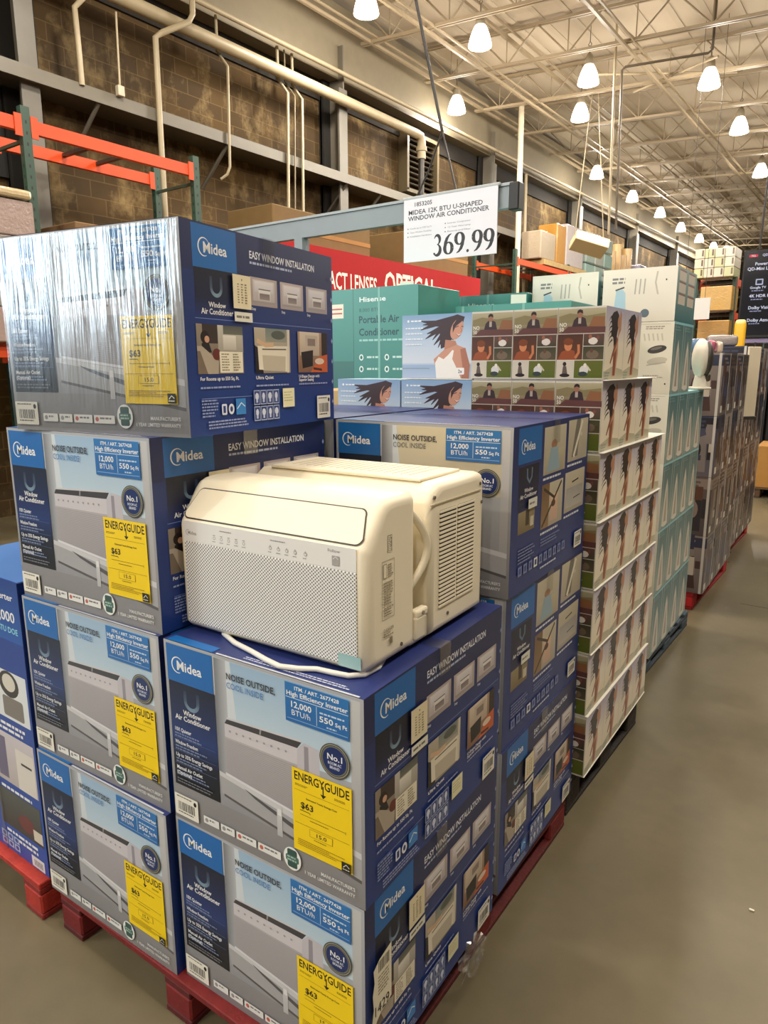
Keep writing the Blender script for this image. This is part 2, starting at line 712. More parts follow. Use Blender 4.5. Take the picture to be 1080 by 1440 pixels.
# roof joists: two chords and a zigzag web, one structure each
JC = C(158, 142, 116)
for i in range(19):
    y = 5.75 + i * 2.05
    b = MB()
    x0, x1 = -7.55, 9.0
    zb = lambda x: zr(x) - 0.62
    zt = lambda x: zr(x) - 0.05
    for zz, hh in ((zb, 0.045), (zt, 0.05)):
        for dy in (-0.035, 0.035):
            a, c = Vector((x0, y + dy, zz(x0))), Vector((x1, y + dy, zz(x1)))
            b.box((a + c) / 2, ((c - a).length, 0.035, hh), JC, rot=Matrix.Rotation(-ang, 3, 'Y'))
    n = 14
    for k in range(n):
        xa = x0 + (x1 - x0) * k / n
        xb = x0 + (x1 - x0) * (k + 1) / n
        xm = (xa + xb) / 2
        b.cyl((xa, y, zt(xa)), (xm, y, zb(xm)), 0.016, JC, n=5, caps=False)
        b.cyl((xm, y, zb(xm)), (xb, y, zt(xb)), 0.016, JC, n=5, caps=False)
        b.cyl((xm, y, zb(xm)), (xm, y, zt(xm)), 0.012, JC, n=4, caps=False)
    struct(b.build('roof_joist', PAINT)).name = 'roof_joist_beam'
# girders and bracing lines that run along the wall
for x, dz in ((-7.35, 0.62), (-6.2, 0.66), (-5.6, 0.3), (-3.6, 0.66), (-0.6, 0.66)):
    b = MB().box((x, 22, zr(x) - dz), (0.05, 50, 0.05), JC)
    b.box((x + 0.16, 22, zr(x) - dz + 0.02), (0.03, 50, 0.03), JC)
    struct(b.build('roof_bracing_beam', PAINT))
# crossed bracing rods
for (x0, y0, x1, y1) in ((-6.9, 7.2, -5.2, 9.2), (-5.2, 7.2, -6.9, 9.2), (-4.6, 13.0, -2.4, 14.8), (-3.2, 15.4, -1.2, 17.6), (-2.4, 13.2, -4.4, 15.0)):
    b = MB().cyl((x0, y0, zr(x0) - 0.63), (x1, y1, zr(x1) - 0.40), 0.022, C(176, 160, 132), n=6)
    struct(b.build('roof_bracing_beam', PAINT))
# skylight hatch and grating in the roof
b = MB()
b.box((-3.4, 10.5, zr(-3.4) - 0.08), (1.5, 1.2, 0.04), C(112, 102, 86))
for k in range(7):
    b.box((-4.1 + k * 0.23, 10.5, zr(-3.4) - 0.14), (0.03, 1.2, 0.06), C(150, 138, 116))
struct(b.build('ceiling_hatch', PAINT)).name = 'ceiling_grating'

# pipes and conduits on the brick wall
PIPE = C(168, 154, 126)
px = WX + 0.55
b = MB().tube([(px, -1.5, 6.19), (px, 11.45, 6.28), (px, 11.57, 6.27), (px, 11.62, 6.15), (px, 11.62, 5.86)], 0.085, PIPE, n=14)
b.cyl((px, 11.62, 6.08), (px, 11.62, 6.0), 0.11, PIPE, n=14)
b.cyl((px, 11.62, 5.86), (px, 11.62, 4.6), 0.06, C(40, 34, 27), n=10)
tag(b.build('sprinkler_pipe', PAINT), 'thick cream pipe running along the brick wall to a downturned elbow', 'pipe')
b = MB().tube([(px, -1.5, 6.58), (px, 46, 7.0)], 0.036, PIPE, n=10)
tag(b.build('conduit', PAINT), 'thin cream pipe line along the steel band just under the roof', 'pipe')


def conduit(pts, r, label, box=None, col=PIPE):
    if box is None:
        b = MB().tube(pts, r, col)
        return tag(b.build('conduit', PAINT), label, 'pipe')
    t = thing('conduit', label, 'pipe', (0, 0, 0))
    MB().tube(pts, r, col).build('pipe_run', PAINT, t)
    MB().rbox(box, (0.07, 0.09, 0.12), 0.01, C(190, 182, 160)).build('junction_box', PAINT, t)
    return t


X = WX + 0.50
conduit([(X + 0.22, 4.42, 6.5), (X + 0.22, 4.34, 6.05), (X + 0.05, 4.25, 5.91), (X + 0.05, 4.26, 5.5), (X + 0.05, 4.264, 5.09)], 0.034, 'short cream pipe ending above the girt at the far left of the brick wall')
conduit([(X + 0.08, 4.78, 6.04), (X + 0.08, 4.76, 5.2)], 0.013, 'thin conduit dropping to a small box on the girt', box=(X + 0.08, 4.76, 5.16))
conduit([(X + 0.24, 5.84, 6.7), (X + 0.24, 5.83, 6.34), (X + 0.22, 5.78, 6.24), (X + 0.12, 5.42, 6.02), (X + 0.08, 5.34, 5.95), (X + 0.08, 5.33, 5.0), (X + 0.08, 5.31, 0.3)], 0.038, 'cream pipe with an offset bend that runs down the wall behind the orange rack')
conduit([(X - 0.12, 6.55, 6.68), (X - 0.12, 6.55, 6.22), (X + 0.08, 6.55, 5.98), (X + 0.08, 6.51, 4.66), (X + 0.06, 6.47, 4.55), (X, 6.40, 4.48)], 0.02, 'thin conduit with a hooked lower end beside the wide pipe')
conduit([(X - 0.12, 7.77, 6.68), (X - 0.12, 7.77, 6.22), (X + 0.08, 7.77, 5.98), (X + 0.08, 7.67, 3.0)], 0.025, 'cream conduit, leftmost of the three close together on the wall')
conduit([(X - 0.12, 7.93, 6.68), (X - 0.12, 7.93, 6.22), (X + 0.08, 7.93, 5.98), (X + 0.08, 7.82, 3.0)], 0.013, 'thinnest conduit, between two thicker ones on the wall', col=C(120, 108, 86))
conduit([(X - 0.12, 8.10, 6.68), (X - 0.12, 8.10, 6.22), (X + 0.08, 8.10, 5.98), (X + 0.08, 8.03, 3.0)], 0.023, 'cream conduit, rightmost of the three close together on the wall')
conduit([(-6.78, 14.67, 7.5), (-6.70, 14.6, 0.02)], 0.065, 'tall white pole rising to the roof just right of the price sign', col=C(214, 202, 176))
conduit([(-7.38, 16.29, 6.5), (-7.25, 16.2, 0.02)], 0.04, 'thin white pole just right of the taller thicker one')
conduit([(-2.34, 12.5, 7.64), (-2.34, 12.5, 6.9), (-2.40, 12.5, 6.86), (-3.76, 12.5, 6.96), (-3.82, 12.5, 6.92), (-3.80, 12.5, 6.0), (-3.76, 12.5, 4.25)], 0.022, 'dark hanging rod with an elbow at the roof truss', col=C(86, 74, 58))
conduit([(-3.96, 12.5, 7.73), (-3.95, 12.5, 6.9), (-3.89, 12.5, 4.19)], 0.022, 'pale rod hanging beside the second row of lamps')
# louvred box on the wall
t = thing('wall_vent', 'square louvred vent in a metal frame high on the brick wall', 'vent', (WX + 0.02, 12.2, 5.90))
b = MB()
for dy, dz, sy, sz in ((0, 0.55, 1.2, 0.07), (0, -0.55, 1.2, 0.07), (-0.57, 0, 0.07, 1.1), (0.57, 0, 0.07, 1.1)):
    b.box((0.1, dy, dz), (0.22, sy, sz), C(92, 80, 58))
b.build('frame', PAINT, t)
b = MB()
for k in range(10):
    b.box((0.08, 0, -0.47 + k * 0.105), (0.1, 1.06, 0.02), C(48, 40, 28), rot=Matrix.Rotation(R_(35), 3, 'Y'))
b.build('louvre_panel', PAINT, t)

# ------------------------------------------------------------------ high-bay lamps
lamp0 = None
row_of = ['near the top edge, below the first roof girder', 'largest and nearest', 'by the wall, just right of the black hanging cable', 'in the middle, right of the largest one',
          'directly below the middle lamp', 'at the right with a bracket arm', 'second down the right-hand row', 'third down the right-hand row',
          'first of the line receding along the wall', 'second of the line receding along the wall', 'third of the line receding along the wall',
          'fourth of the line receding along the wall', 'fifth of the line receding along the wall', 'sixth of the line receding along the wall', 'last tiny one of the line along the wall']
for i, p in enumerate(LAMPS):
    lab = 'lit white bell lamp, ' + row_of[i]
    if lamp0 is None:
        lamp0 = t = thing('high_bay_lamp', lab, 'ceiling lamp', p, 0, 'bell lamps under the roof')
        b = MB().lathe((0, 0, 0), [(0.184, 0.0), (0.189, 0.010), (0.184, 0.034), (0.170, 0.10), (0.147, 0.175), (0.120, 0.24), (0.097, 0.286), (0.081, 0.306)], WHITE, 28)
        b.lathe((0, 0, 0), [(0.176, 0.01), (0.158, 0.10), (0.136, 0.18), (0.106, 0.25), (0.0, 0.275)], WHITE, 28)
        b.build('shade', LAMP_GLASS, t)
        b = MB().lathe((0, 0, 0.302), [(0.0, 0.0), (0.079, 0.0), (0.083, 0.02), (0.072, 0.12), (0.06, 0.16), (0.03, 0.2), (0.0, 0.2)], C(150, 140, 120), 16)
        b.build('ballast_housing', PAINT, t)
        b = MB().cyl((0, 0, 0.48), (0, 0, 0.62), 0.012, C(120, 110, 95))
        b.tube([(0, 0, 0.6), (0.03, 0, 0.64), (0, 0, 0.69), (-0.03, 0, 0.64), (0, 0, 0.6)], 0.008, C(120, 110, 95), n=6)
        b.cyl((0, 0, 0.68), (0, 0, 0.985), 0.008, C(120, 110, 95), n=6)
        b.build('hook', PAINT, t)
    else:
        dup(lamp0, lab, p)
    lamp_light('lamp_light', (p[0], p[1], p[2] - 0.10), LAMP_W, rad=0.18)

# ------------------------------------------------------------------ pallets
def pallet(name, label, x0, y0, x1, y1, z0, h, col, dark, rz=0.0, dirx=True):
    cx, cy = (x0 + x1) / 2, (y0 + y1) / 2
    w, d = x1 - x0, y1 - y0
    t = thing(name, label, 'pallet', (cx, cy, z0), rz, None)
    n = 6
    for i in range(n):
        y = -d / 2 + 0.05 + i * (d - 0.10) / (n - 1)
        b = MB().rbox((0, y, h - 0.011), (w, 0.10, 0.022), 0.003, col, 1)
        b.build('deck_board', WOOD, t)
    for x in (-w / 2 + 0.055, 0, w / 2 - 0.055):
        b = MB().rbox((x, 0, h - 0.033), (0.11, d, 0.022), 0.003, dark, 1)
        b.build('stringer_board', WOOD, t)
        b = MB().rbox((x, 0, 0.010), (0.11, d, 0.020), 0.003, dark, 1)
        b.build('runner_board', WOOD, t)
        for y in (-d / 2 + 0.075, 0, d / 2 - 0.075):
            b = MB().rbox((x, y, (h - 0.044 + 0.02) / 2), (0.11, 0.15, h - 0.064), 0.006, col, 1)
            b.build('block', WOOD, t)
    return t


RED, DRED = C(118, 28, 28), C(88, 22, 22)
pallet('pallet', 'red wooden pallet under the stack of blue and silver air conditioner cartons', -1.23, -0.055, -0.060, 1.40, 0, 0.138, RED, DRED, R_(1))
pallet('pallet', 'red wooden pallet at the left edge under the tall blue carton', -2.5, -0.09, -1.30, 1.05, 0, 0.138, C(176, 52, 40), C(140, 40, 34))
pallet('pallet', 'dark weathered pallet under the white running woman cartons', -1.21, 1.47, -0.09, 2.42, 0, 0.178, C(52, 44, 38), C(38, 32, 28))
pallet('pallet', 'blue grey pallet under the teal fan cartons', -1.22, 3.0, -0.22, 4.06, 0, 0.11, C(70, 86, 100), C(52, 62, 72))
pallet('pallet', 'bright red pallet at the nearer end of the mixed goods down the aisle', -1.45, 4.42, -0.27, 5.72, 0, 0.14, C(190, 34, 38), C(150, 28, 30))
pallet('pallet', 'bright red pallet at the farther end of the mixed goods down the aisle', -1.55, 5.95, -0.38, 7.45, 0, 0.14, C(196, 40, 42), C(150, 28, 30))

# ------------------------------------------------------------------ the window air conditioner cartons
BW, BD, BH = 0.62, 0.6932, 0.5045
NAVY, NAVY2, LOGO = C(38, 52, 116), C(32, 38, 84), C(28, 104, 178)


def logo(a, x, y, h, c):
    """ring with a tail round the first letter, then the word"""
    r = h * 0.86
    cx, cy = x + r, y + h * 0.52
    pts, tp = [], []
    for k in range(27):
        t = R_(-65 - k * 11.2)
        pts.append((cx + r * math.cos(t), cy + r * math.sin(t)))
        tp.append(0.35 + 0.75 * math.sin(math.pi * min(k / 22, 1)))
    a.path(pts, h * 0.15, c, tp)
    a.text('Midea', x + r * 0.78, y, h, c, width=h * 3.75)


def ph_unit(a, x, y, w, h, tone):
    """small picture: white unit set in a window"""
    a.rect(x, y, x + w, y + h, tone, mix(tone, C(120, 112, 116), 0.35))
    a.rect(x + w * 0.10, y + h * 0.12, x + w * 0.90, y + h * 0.92, C(214, 206, 206), C(186, 178, 180))
    a.rect(x + w * 0.16, y + h * 0.50, x + w * 0.84, y + h * 0.88, C(228, 224, 226), C(206, 202, 208))
    a.rect(x + w * 0.08, y + h * 0.10, x + w * 0.92, y + h * 0.18, C(160, 152, 154))
    a.rect(x + w * 0.30, y + h * 0.22, x + w * 0.74, y + h * 0.60, C(236, 232, 230), C(205, 198, 196))
    a.rect(x + w * 0.33, y + h * 0.24, x + w * 0.71, y + h * 0.46, C(122, 112, 112), C(150, 140, 138))
    a.rect(x + w * 0.30, y + h * 0.58, x + w * 0.74, y + h * 0.62, C(110, 104, 104))


def ph_sofa(a, x, y, w, h):
    a.rect(x, y, x + w, y + h, C(150, 138, 122), C(120, 108, 96))
    a.rect(x + w * 0.12, y + h * 0.62, x + w * 0.46, y + h, C(60, 48, 44))
    a.rect(x + w * 0.44, y + h * 0.45, x + w, y + h, C(204, 200, 190), C(166, 158, 146))
    a.rect(x + w * 0.56, y + h * 0.82, x + w, y + h, C(86, 88, 84), C(110, 112, 100))
    a.rect(x + w * 0.55, y + h * 0.50, x + w * 0.84, y + h * 0.80, C(232, 228, 218), C(190, 184, 174))
    a.ell(x + w * 0.17, y + h * 0.74, w * 0.09, h * 0.13, C(34, 24, 22))
    a.ell(x + w * 0.21, y + h * 0.70, w * 0.05, h * 0.07, C(208, 160, 132))
    a.poly([(x + w * 0.08, y + h * 0.40), (x + w * 0.30, y + h * 0.44), (x + w * 0.25, y + h * 0.62), (x + w * 0.10, y + h * 0.62)], C(30, 26, 30))
    a.poly([(x, y), (x + w * 0.42, y), (x + w * 0.44, y + h * 0.26), (x + w * 0.10, y + h * 0.56), (x, y + h * 0.56)], C(178, 166, 150))
    a.poly([(x, y), (x + w * 0.20, y), (x + w * 0.06, y + h * 0.46), (x, y + h * 0.46)], C(120, 106, 92))
    a.ell(x + w * 0.40, y + h * 0.40, w * 0.09, h * 0.12, C(104, 46, 40))
    a.rect(x + w * 0.46, y + h * 0.02, x + w * 0.98, y + h * 0.46, C(238, 232, 212))
    for k in range(2):
        a.lines(x + w * (0.50 + 0.25 * k), y + h * 0.42, w * 0.18, h * 0.025, 7, C(150, 136, 110), 2.2)


def ph_hand(a, x, y, w, h):
    a.rect(x, y, x + w, y + h, C(188, 178, 160), C(150, 140, 126))
    a.rect(x + w * 0.30, y + h * 0.70, x + w * 0.90, y + h, C(120, 132, 128), C(150, 150, 138))
    a.ell(x + w * 0.66, y + h * 0.86, w * 0.20, h * 0.10, C(86, 92, 84))
    a.poly([(x, y), (x + w * 0.22, y), (x + w * 0.14, y + h * 0.52), (x, y + h * 0.62)], C(26, 22, 24))
    a.poly([(x + w * 0.10, y + h * 0.08), (x + w * 0.96, y + h * 0.02), (x + w * 0.98, y + h * 0.62), (x + w * 0.08, y + h * 0.60)], C(232, 224, 206))
    a.poly([(x + w * 0.22, y + h * 0.06), (x + w * 0.84, y + h * 0.03), (x + w * 0.86, y + h * 0.38), (x + w * 0.20, y + h * 0.40)], C(196, 186, 168))
    a.path([(x + w * 0.06, y + h * 0.72), (x + w * 0.30, y + h * 0.62), (x + w * 0.52, y + h * 0.64)], h * 0.10, C(214, 180, 146))
    a.path([(x + w * 0.20, y + h * 0.53), (x + w * 0.88, y + h * 0.54)], h * 0.03, C(96, 88, 78))
    a.path([(x + w * 0.92, y), (x + w * 0.96, y + h)], w * 0.05, C(222, 214, 200))


def ph_laptop(a, x, y, w, h):
    a.rect(x, y, x + w, y + h, C(176, 146, 122), C(128, 92, 72))
    a.rect(x + w * 0.06, y + h * 0.42, x + w * 0.72, y + h, C(218, 204, 184), C(186, 168, 148))
    a.rect(x + w * 0.24, y + h * 0.60, x + w * 0.66, y + h * 0.92, C(196, 180, 164))
    a.rect(x + w * 0.32, y + h * 0.66, x + w * 0.58, y + h * 0.84, C(142, 126, 116))
    a.rect(x + w * 0.80, y + h * 0.30, x + w, y + h, C(44, 32, 30))
    a.poly([(x + w * 0.40, y), (x + w, y), (x + w, y + h * 0.46), (x + w * 0.72, y + h * 0.40)], C(206, 98, 52))
    a.ell(x + w * 0.72, y + h * 0.28, w * 0.16, h * 0.08, C(230, 206, 186))
    a.poly([(x + w * 0.14, y + h * 0.10), (x + w * 0.48, y + h * 0.16), (x + w * 0.50, y + h * 0.56), (x + w * 0.10, y + h * 0.50)], C(24, 20, 24))
    a.path([(x + w * 0.50, y + h * 0.10), (x + w * 0.80, y + h * 0.06)], h * 0.06, C(70, 44, 38))


def ph_plain(a, x, y, w, h, k):
    a.rect(x, y, x + w, y + h, C(204, 196, 172), C(176, 166, 150))
    if k == 0:
        a.rect(x + w * 0.08, y, x + w * 0.92, y + h * 0.5, C(196, 188, 158), C(170, 160, 136))
        a.ell(x + w * 0.45, y + h * 0.62, w * 0.13, h * 0.10, C(176, 132, 104))
        a.poly([(x + w * 0.15, y + h * 0.05), (x + w * 0.75, y + h * 0.05), (x + w * 0.62, y + h * 0.55), (x + w * 0.30, y + h * 0.55)], C(150, 176, 190))
    elif k == 1:
        a.poly([(x + w * 0.4, y + h), (x + w * 0.6, y + h), (x + w * 0.5, y + h * 0.1), (x + w * 0.2, y + h * 0.1)], C(122, 118, 108))
        a.path([(x + w * 0.3, y + h * 0.1), (x + w * 0.7, y + h * 0.95)], w * 0.08, C(236, 230, 210))
        a.ell(x + w * 0.66, y + h * 0.62, w * 0.05, h * 0.05, C(214, 206, 190))
    elif k == 2:
        a.rect(x, y, x + w * 0.35, y + h, C(120, 92, 62), C(150, 120, 84))
        a.rect(x + w * 0.42, y + h * 0.10, x + w * 0.76, y + h * 0.72, C(224, 190, 160), C(206, 170, 150))
        a.path([(x + w * 0.05, y + h * 0.05), (x + w * 0.92, y + h * 0.95)], w * 0.05, C(62, 46, 36))
        a.path([(x + w * 0.1, y + h * 0.9), (x + w * 0.6, y + h * 0.62)], w * 0.05, C(62, 46, 36))
        a.ell(x + w * 0.55, y + h * 0.5, w * 0.10, h * 0.08, C(90, 56, 40))
    else:
        a.rect(x + w * 0.08, y + h * 0.10, x + w * 0.92, y + h * 0.60, C(168, 164, 160), C(190, 186, 178))
        a.path([(x + w * 0.35, y + h * 0.72), (x + w * 0.68, y + h * 0.76)], h * 0.04, C(60, 56, 54))
        a.path([(x + w * 0.45, y + h * 0.30), (x + w * 0.80, y + h * 0.33)], h * 0.03, C(84, 80, 78))


def carton_front(plain=False):
    a = Art()
    X = lambda u: u * BW
    Y = lambda v: v * BH
    G = C
    a.rect(0, 0, BW, BH, G(176, 178, 184), G(132, 130, 132))
    a.rect(X(0.28), Y(0.20), X(0.985), Y(0.985), G(190, 196, 204), G(150, 150, 156))
    # window with sky and sill
    a.hgrad(X(0.288), Y(0.36), X(0.352), Y(0.982), G(122, 124, 130), G(186, 190, 196))
    sky0, sky1 = (G(214, 204, 176), G(196, 186, 164)) if plain else (G(158, 188, 216), G(200, 218, 230))
    a.rect(X(0.352), Y(0.60), X(0.945), Y(0.982), sky0, sky1)
    a.poly([(X(0.352), Y(0.982)), (X(0.375), Y(0.982)), (X(0.40), Y(0.66)), (X(0.352), Y(0.66))], G(212, 220, 228))
    a.rect(X(0.945), Y(0.16), X(0.985), Y(0.982), G(196, 196, 198), G(164, 162, 164))
    a.poly([(X(0.288), Y(0.365)), (X(0.30), Y(0.265)), (X(0.985), Y(0.135)), (X(0.985), Y(0.26))], G(168, 168, 172))
    a.poly([(X(0.29), Y(0.385)), (X(0.29), Y(0.36)), (X(0.985), Y(0.245)), (X(0.985), Y(0.275))], G(206, 206, 210))
    a.poly([(X(0.31), Y(0.268)), (X(0.31), Y(0.255)), (X(0.985), Y(0.125)), (X(0.985), Y(0.142))], G(92, 88, 88))
    a.poly([(X(0.42), Y(0.345)), (X(0.70), Y(0.262)), (X(0.70), Y(0.235)), (X(0.48), Y(0.312))], G(84, 82, 86))
    # the pictured unit
    a.poly([(X(0.700), Y(0.66)), (X(0.735), Y(0.705)), (X(0.805), Y(0.695)), (X(0.805), Y(0.28)), (X(0.69), Y(0.30))], G(196, 192, 200))
    a.poly([(X(0.735), Y(0.69)), (X(0.755), Y(0.69)), (X(0.755), Y(0.30)), (X(0.73), Y(0.30))], G(150, 146, 156))
    a.poly([(X(0.332), Y(0.655)), (X(0.345), Y(0.680)), (X(0.725), Y(0.705)), (X(0.703), Y(0.668))], G(66, 64, 68))
    a.path([(X(0.52), Y(0.665)), (X(0.525), Y(0.70))], X(0.008), G(150, 150, 150))
    a.path([(X(0.345), Y(0.685)), (X(0.725), Y(0.708))], Y(0.010), G(206, 206, 212))
    a.poly([(X(0.328), Y(0.39)), (X(0.69), Y(0.335)), (X(0.703), Y(0.668)), (X(0.332), Y(0.655))], G(206, 202, 208))
    a.raw([(X(0.328), Y(0.392)), (X(0.69), Y(0.338)), (X(0.701), Y(0.585)), (X(0.330), Y(0.586))], [(0, 1, 2, 3)], [G(172, 168, 172), G(160, 156, 160), G(178, 174, 178), G(184, 180, 184)])
    for k in range(22):
        t = k / 22
        a.path([(X(0.330), Y(0.398 + 0.186 * t)), (X(0.694), Y(0.346 + 0.236 * t))], Y(0.0022), G(150, 146, 150))
    for k in range(9):
        a.ell(X(0.36 + 0.036 * k), Y(0.622 + 0.0012 * k), X(0.006), Y(0.006), G(160, 156, 164), 8)
    a.poly([(X(0.326), Y(0.392)), (X(0.69), Y(0.337)), (X(0.69), Y(0.325)), (X(0.326), Y(0.380))], G(224, 224, 230))
    # remote standing on the sill
    a.rect(X(0.592), Y(0.176), X(0.618), Y(0.327), G(206, 206, 208), G(186, 186, 190))
    a.rect(X(0.596), Y(0.285), X(0.614), Y(0.318), G(226, 226, 228))
    # brand panel and dark panel
    a.rect(X(0.015), Y(0.787), X(0.28), Y(0.985), LOGO)
    a.grad(X(0.018), Y(0.205), X(0.286), Y(0.787), [(0, G(20, 26, 46)), (0.25, G(26, 40, 80)), (0.5, G(30, 54, 112)), (0.72, G(18, 24, 44)), (1, G(8, 9, 14))])
    logo(a, X(0.045), Y(0.855), Y(0.048), WHITE)
    pts = [(X(0.112), Y(0.752))] + [(X(0.149 + 0.037 * math.cos(R_(180 + k * 15))), Y(0.697 + 0.040 * math.sin(R_(180 + k * 15)))) for k in range(13)] + [(X(0.186), Y(0.752))]
    n = len(pts)
    a.path(pts, X(0.017), [mix(G(40, 54, 80), G(120, 146, 168), math.sin(math.pi * i / (n - 1))) for i in range(n)])
    a.text('Window', X(0.148), Y(0.617), Y(0.026), WHITE, 'c', width=X(0.105))
    a.text('Air Conditioner', X(0.148), Y(0.583), Y(0.027), WHITE, 'c', width=X(0.205))
    for k, s in enumerate(('10X Quieter', 'Window Freedom', 'Up to 35% Energy Savings', 'Manual Air Outlet')):
        y = 0.515 - 0.072 * k
        a.text(s, X(0.035), Y(y), Y(0.020), G(235, 238, 245), width=X((0.10, 0.135, 0.215, 0.155)[k]))
        a.lines(X(0.035), Y(y - 0.010), X(0.20), Y(0.008), 2, G(120, 134, 170))
        if k:
            a.rect(X(0.03), Y(y + 0.034), X(0.275), Y(y + 0.036), G(92, 110, 150))
    a.text('(Optional)', X(0.035), Y(0.272), Y(0.018), G(235, 238, 245), width=X(0.09))
    a.lines(X(0.035), Y(0.248), X(0.23), Y(0.008), 2, G(110, 112, 122))
    # slogan
    a.text('NOISE OUTSIDE,', X(0.357), Y(0.895), Y(0.031), G(58, 58, 64), width=X(0.25))
    a.text('COOL INSIDE', X(0.357), Y(0.850), Y(0.030), G(64, 128, 190) if not plain else G(96, 104, 112), bold=False, width=X(0.19))
    # figures panel
    a.rect(X(0.657), Y(0.793), X(0.942), Y(0.979), G(46, 118, 184), G(40, 104, 172))
    a.text('ITM. / ART. 2677428', X(0.80), Y(0.950), Y(0.017), WHITE, 'c', width=X(0.20))
    a.text('High Efficiency Inverter', X(0.80), Y(0.919), Y(0.021), WHITE, 'c', width=X(0.275))
    a.rect(X(0.66), Y(0.908), X(0.939), Y(0.911), G(210, 226, 242))
    a.rect(X(0.800), Y(0.815), X(0.802), Y(0.905), G(210, 226, 242))
    a.rect(X(0.665), Y(0.808), X(0.935), Y(0.811), G(140, 180, 220))
    a.text('12,000', X(0.728), Y(0.866), Y(0.028), WHITE, 'c', width=X(0.10))
    a.text('BTU/h', X(0.728), Y(0.828), Y(0.026), WHITE, 'c', bold=False, width=X(0.088))
    a.text('550', X(0.812), Y(0.840), Y(0.026), WHITE, width=X(0.062))
    a.text('Sq Ft', X(0.882), Y(0.840), Y(0.018), WHITE, width=X(0.052))
    a.lines(X(0.815), Y(0.885), X(0.11), Y(0.008), 1, G(190, 212, 236))
    a.lines(X(0.845), Y(0.826), X(0.05), Y(0.007), 1, G(190, 212, 236))
    # medal
    cx, cy = X(0.877), Y(0.677)
    for rx, c in ((0.0415, G(62, 62, 66)), (0.0392, G(150, 146, 122)), (0.0368, G(70, 70, 70)), (0.0345, G(120, 118, 104)), (0.0322, G(22, 44, 100))):
        a.ell(cx, cy, rx, rx, c, 36)
    a.text('No.1', cx, cy + 0.001, 0.0135, WHITE, 'c', width=0.042)
    a.text('ROOM AC', cx, cy - 0.0105, 0.0065, G(220, 226, 240), 'c', width=0.037)
    a.text('BRAND', cx, cy - 0.020, 0.0065, G(220, 226, 240), 'c', width=0.027)
    # row of badges, phone, warranty line
    x = 0.185
    for w in (0.10, 0.088, 0.118, 0.128):
        a.rrect(X(x), Y(0.052), X(x + w - 0.010), Y(0.094), 0.002, G(232, 232, 230))
        a.ell(X(x + 0.018), Y(0.073), X(0.010), Y(0.012), G(196, 96, 84) if w > 0.1 else G(150, 150, 154), 10)
        a.lines(X(x + 0.034), Y(0.083), X(w - 0.055), Y(0.009), 1, G(120, 120, 124))
        x += w
    a.ell(X(0.667), Y(0.092), X(0.043), Y(0.060), G(236, 238, 236), 28)
    a.rrect(X(0.643), Y(0.045), X(0.691), Y(0.140), 0.005, G(52, 84, 78))
    a.rrect(X(0.635), Y(0.075), X(0.699), Y(0.108), 0.004, G(70, 108, 98))
    a.lines(X(0.642), Y(0.102), X(0.05), Y(0.008), 2, G(170, 196, 186))
    a.text("MANUFACTURER'S", X(0.96), Y(0.079), Y(0.017), G(226, 226, 226), 'r', width=X(0.155))
    a.text('1 YEAR LIMITED WARRANTY', X(0.96), Y(0.047), Y(0.017), G(226, 226, 226), 'r', width=X(0.235))
    return a


def energy_art():
    """yellow label, 0..1 of 0.169 x 0.211"""
    a = Art()
    w, h = 0.168, 0.210
    K = C(30, 26, 16)
    a.rect(0, 0, w, h, C(250, 214, 22))
    a.text('ENERGYGUIDE', w / 2, h * 0.865, 0.0205, K, 'c', width=w * 0.93)
    a.path([(w * 0.535, h * 0.90), (w * 0.535, h * 0.795)], 0.0034, K)
    a.poly([(w * 0.485, h * 0.80), (w * 0.535, h * 0.755), (w * 0.585, h * 0.80)], K)
    a.lines(w * 0.05, h * 0.82, w * 0.24, 0.0016, 2, C(120, 100, 20))
    a.lines(w * 0.72, h * 0.82, w * 0.24, 0.0016, 2, C(120, 100, 20))
    a.rect(w * 0.04, h * 0.745, w * 0.96, h * 0.749, C(150, 124, 20))
    a.text('Estimated Yearly Energy Cost', w * 0.5, h * 0.665, 0.0042, C(90, 74, 14), 'c', width=w * 0.52)
    a.text('$63', w * 0.14, h * 0.545, 0.0150, K, width=w * 0.22)
    a.path([(w * 0.13, h * 0.515), (w * 0.29, h * 0.515), (w * 0.31, h * 0.50)], 0.0016, K)
    a.rect(w * 0.13, h * 0.462, w * 0.90, h * 0.467, C(110, 90, 14))
    a.rect(w * 0.895, h * 0.445, w * 0.90, h * 0.48, C(110, 90, 14))
    a.lines(w * 0.30, h * 0.43, w * 0.4, 0.0018, 1, C(120, 100, 20))
    a.rect(w * 0.04, h * 0.345, w * 0.96, h * 0.349, C(150, 124, 20))
    a.rect(w * 0.29, h * 0.235, w * 0.68, h * 0.325, C(150, 124, 20))
    a.rect(w * 0.297, h * 0.239, w * 0.673, h * 0.321, C(250, 214, 22))
    a.text('15.0', w * 0.485, h * 0.258, 0.0092, K, 'c', width=w * 0.19)
    a.lines(w * 0.36, h * 0.215, w * 0.26, 0.0018, 1, C(120, 100, 20))
    a.lines(w * 0.08, h * 0.155, w * 0.82, 0.0016, 4, C(140, 116, 20), 2.6)
    a.rect(w * 0.835, h * 0.015, w * 0.985, h * 0.125, C(34, 34, 30))
    a.path([(w * 0.86, h * 0.06), (w * 0.91, h * 0.10), (w * 0.96, h * 0.07)], 0.002, C(220, 214, 190))
    a.lines(w * 0.85, h * 0.045, w * 0.12, 0.002, 1, C(220, 214, 190), 1.5, 0.1)
    return a, w, h


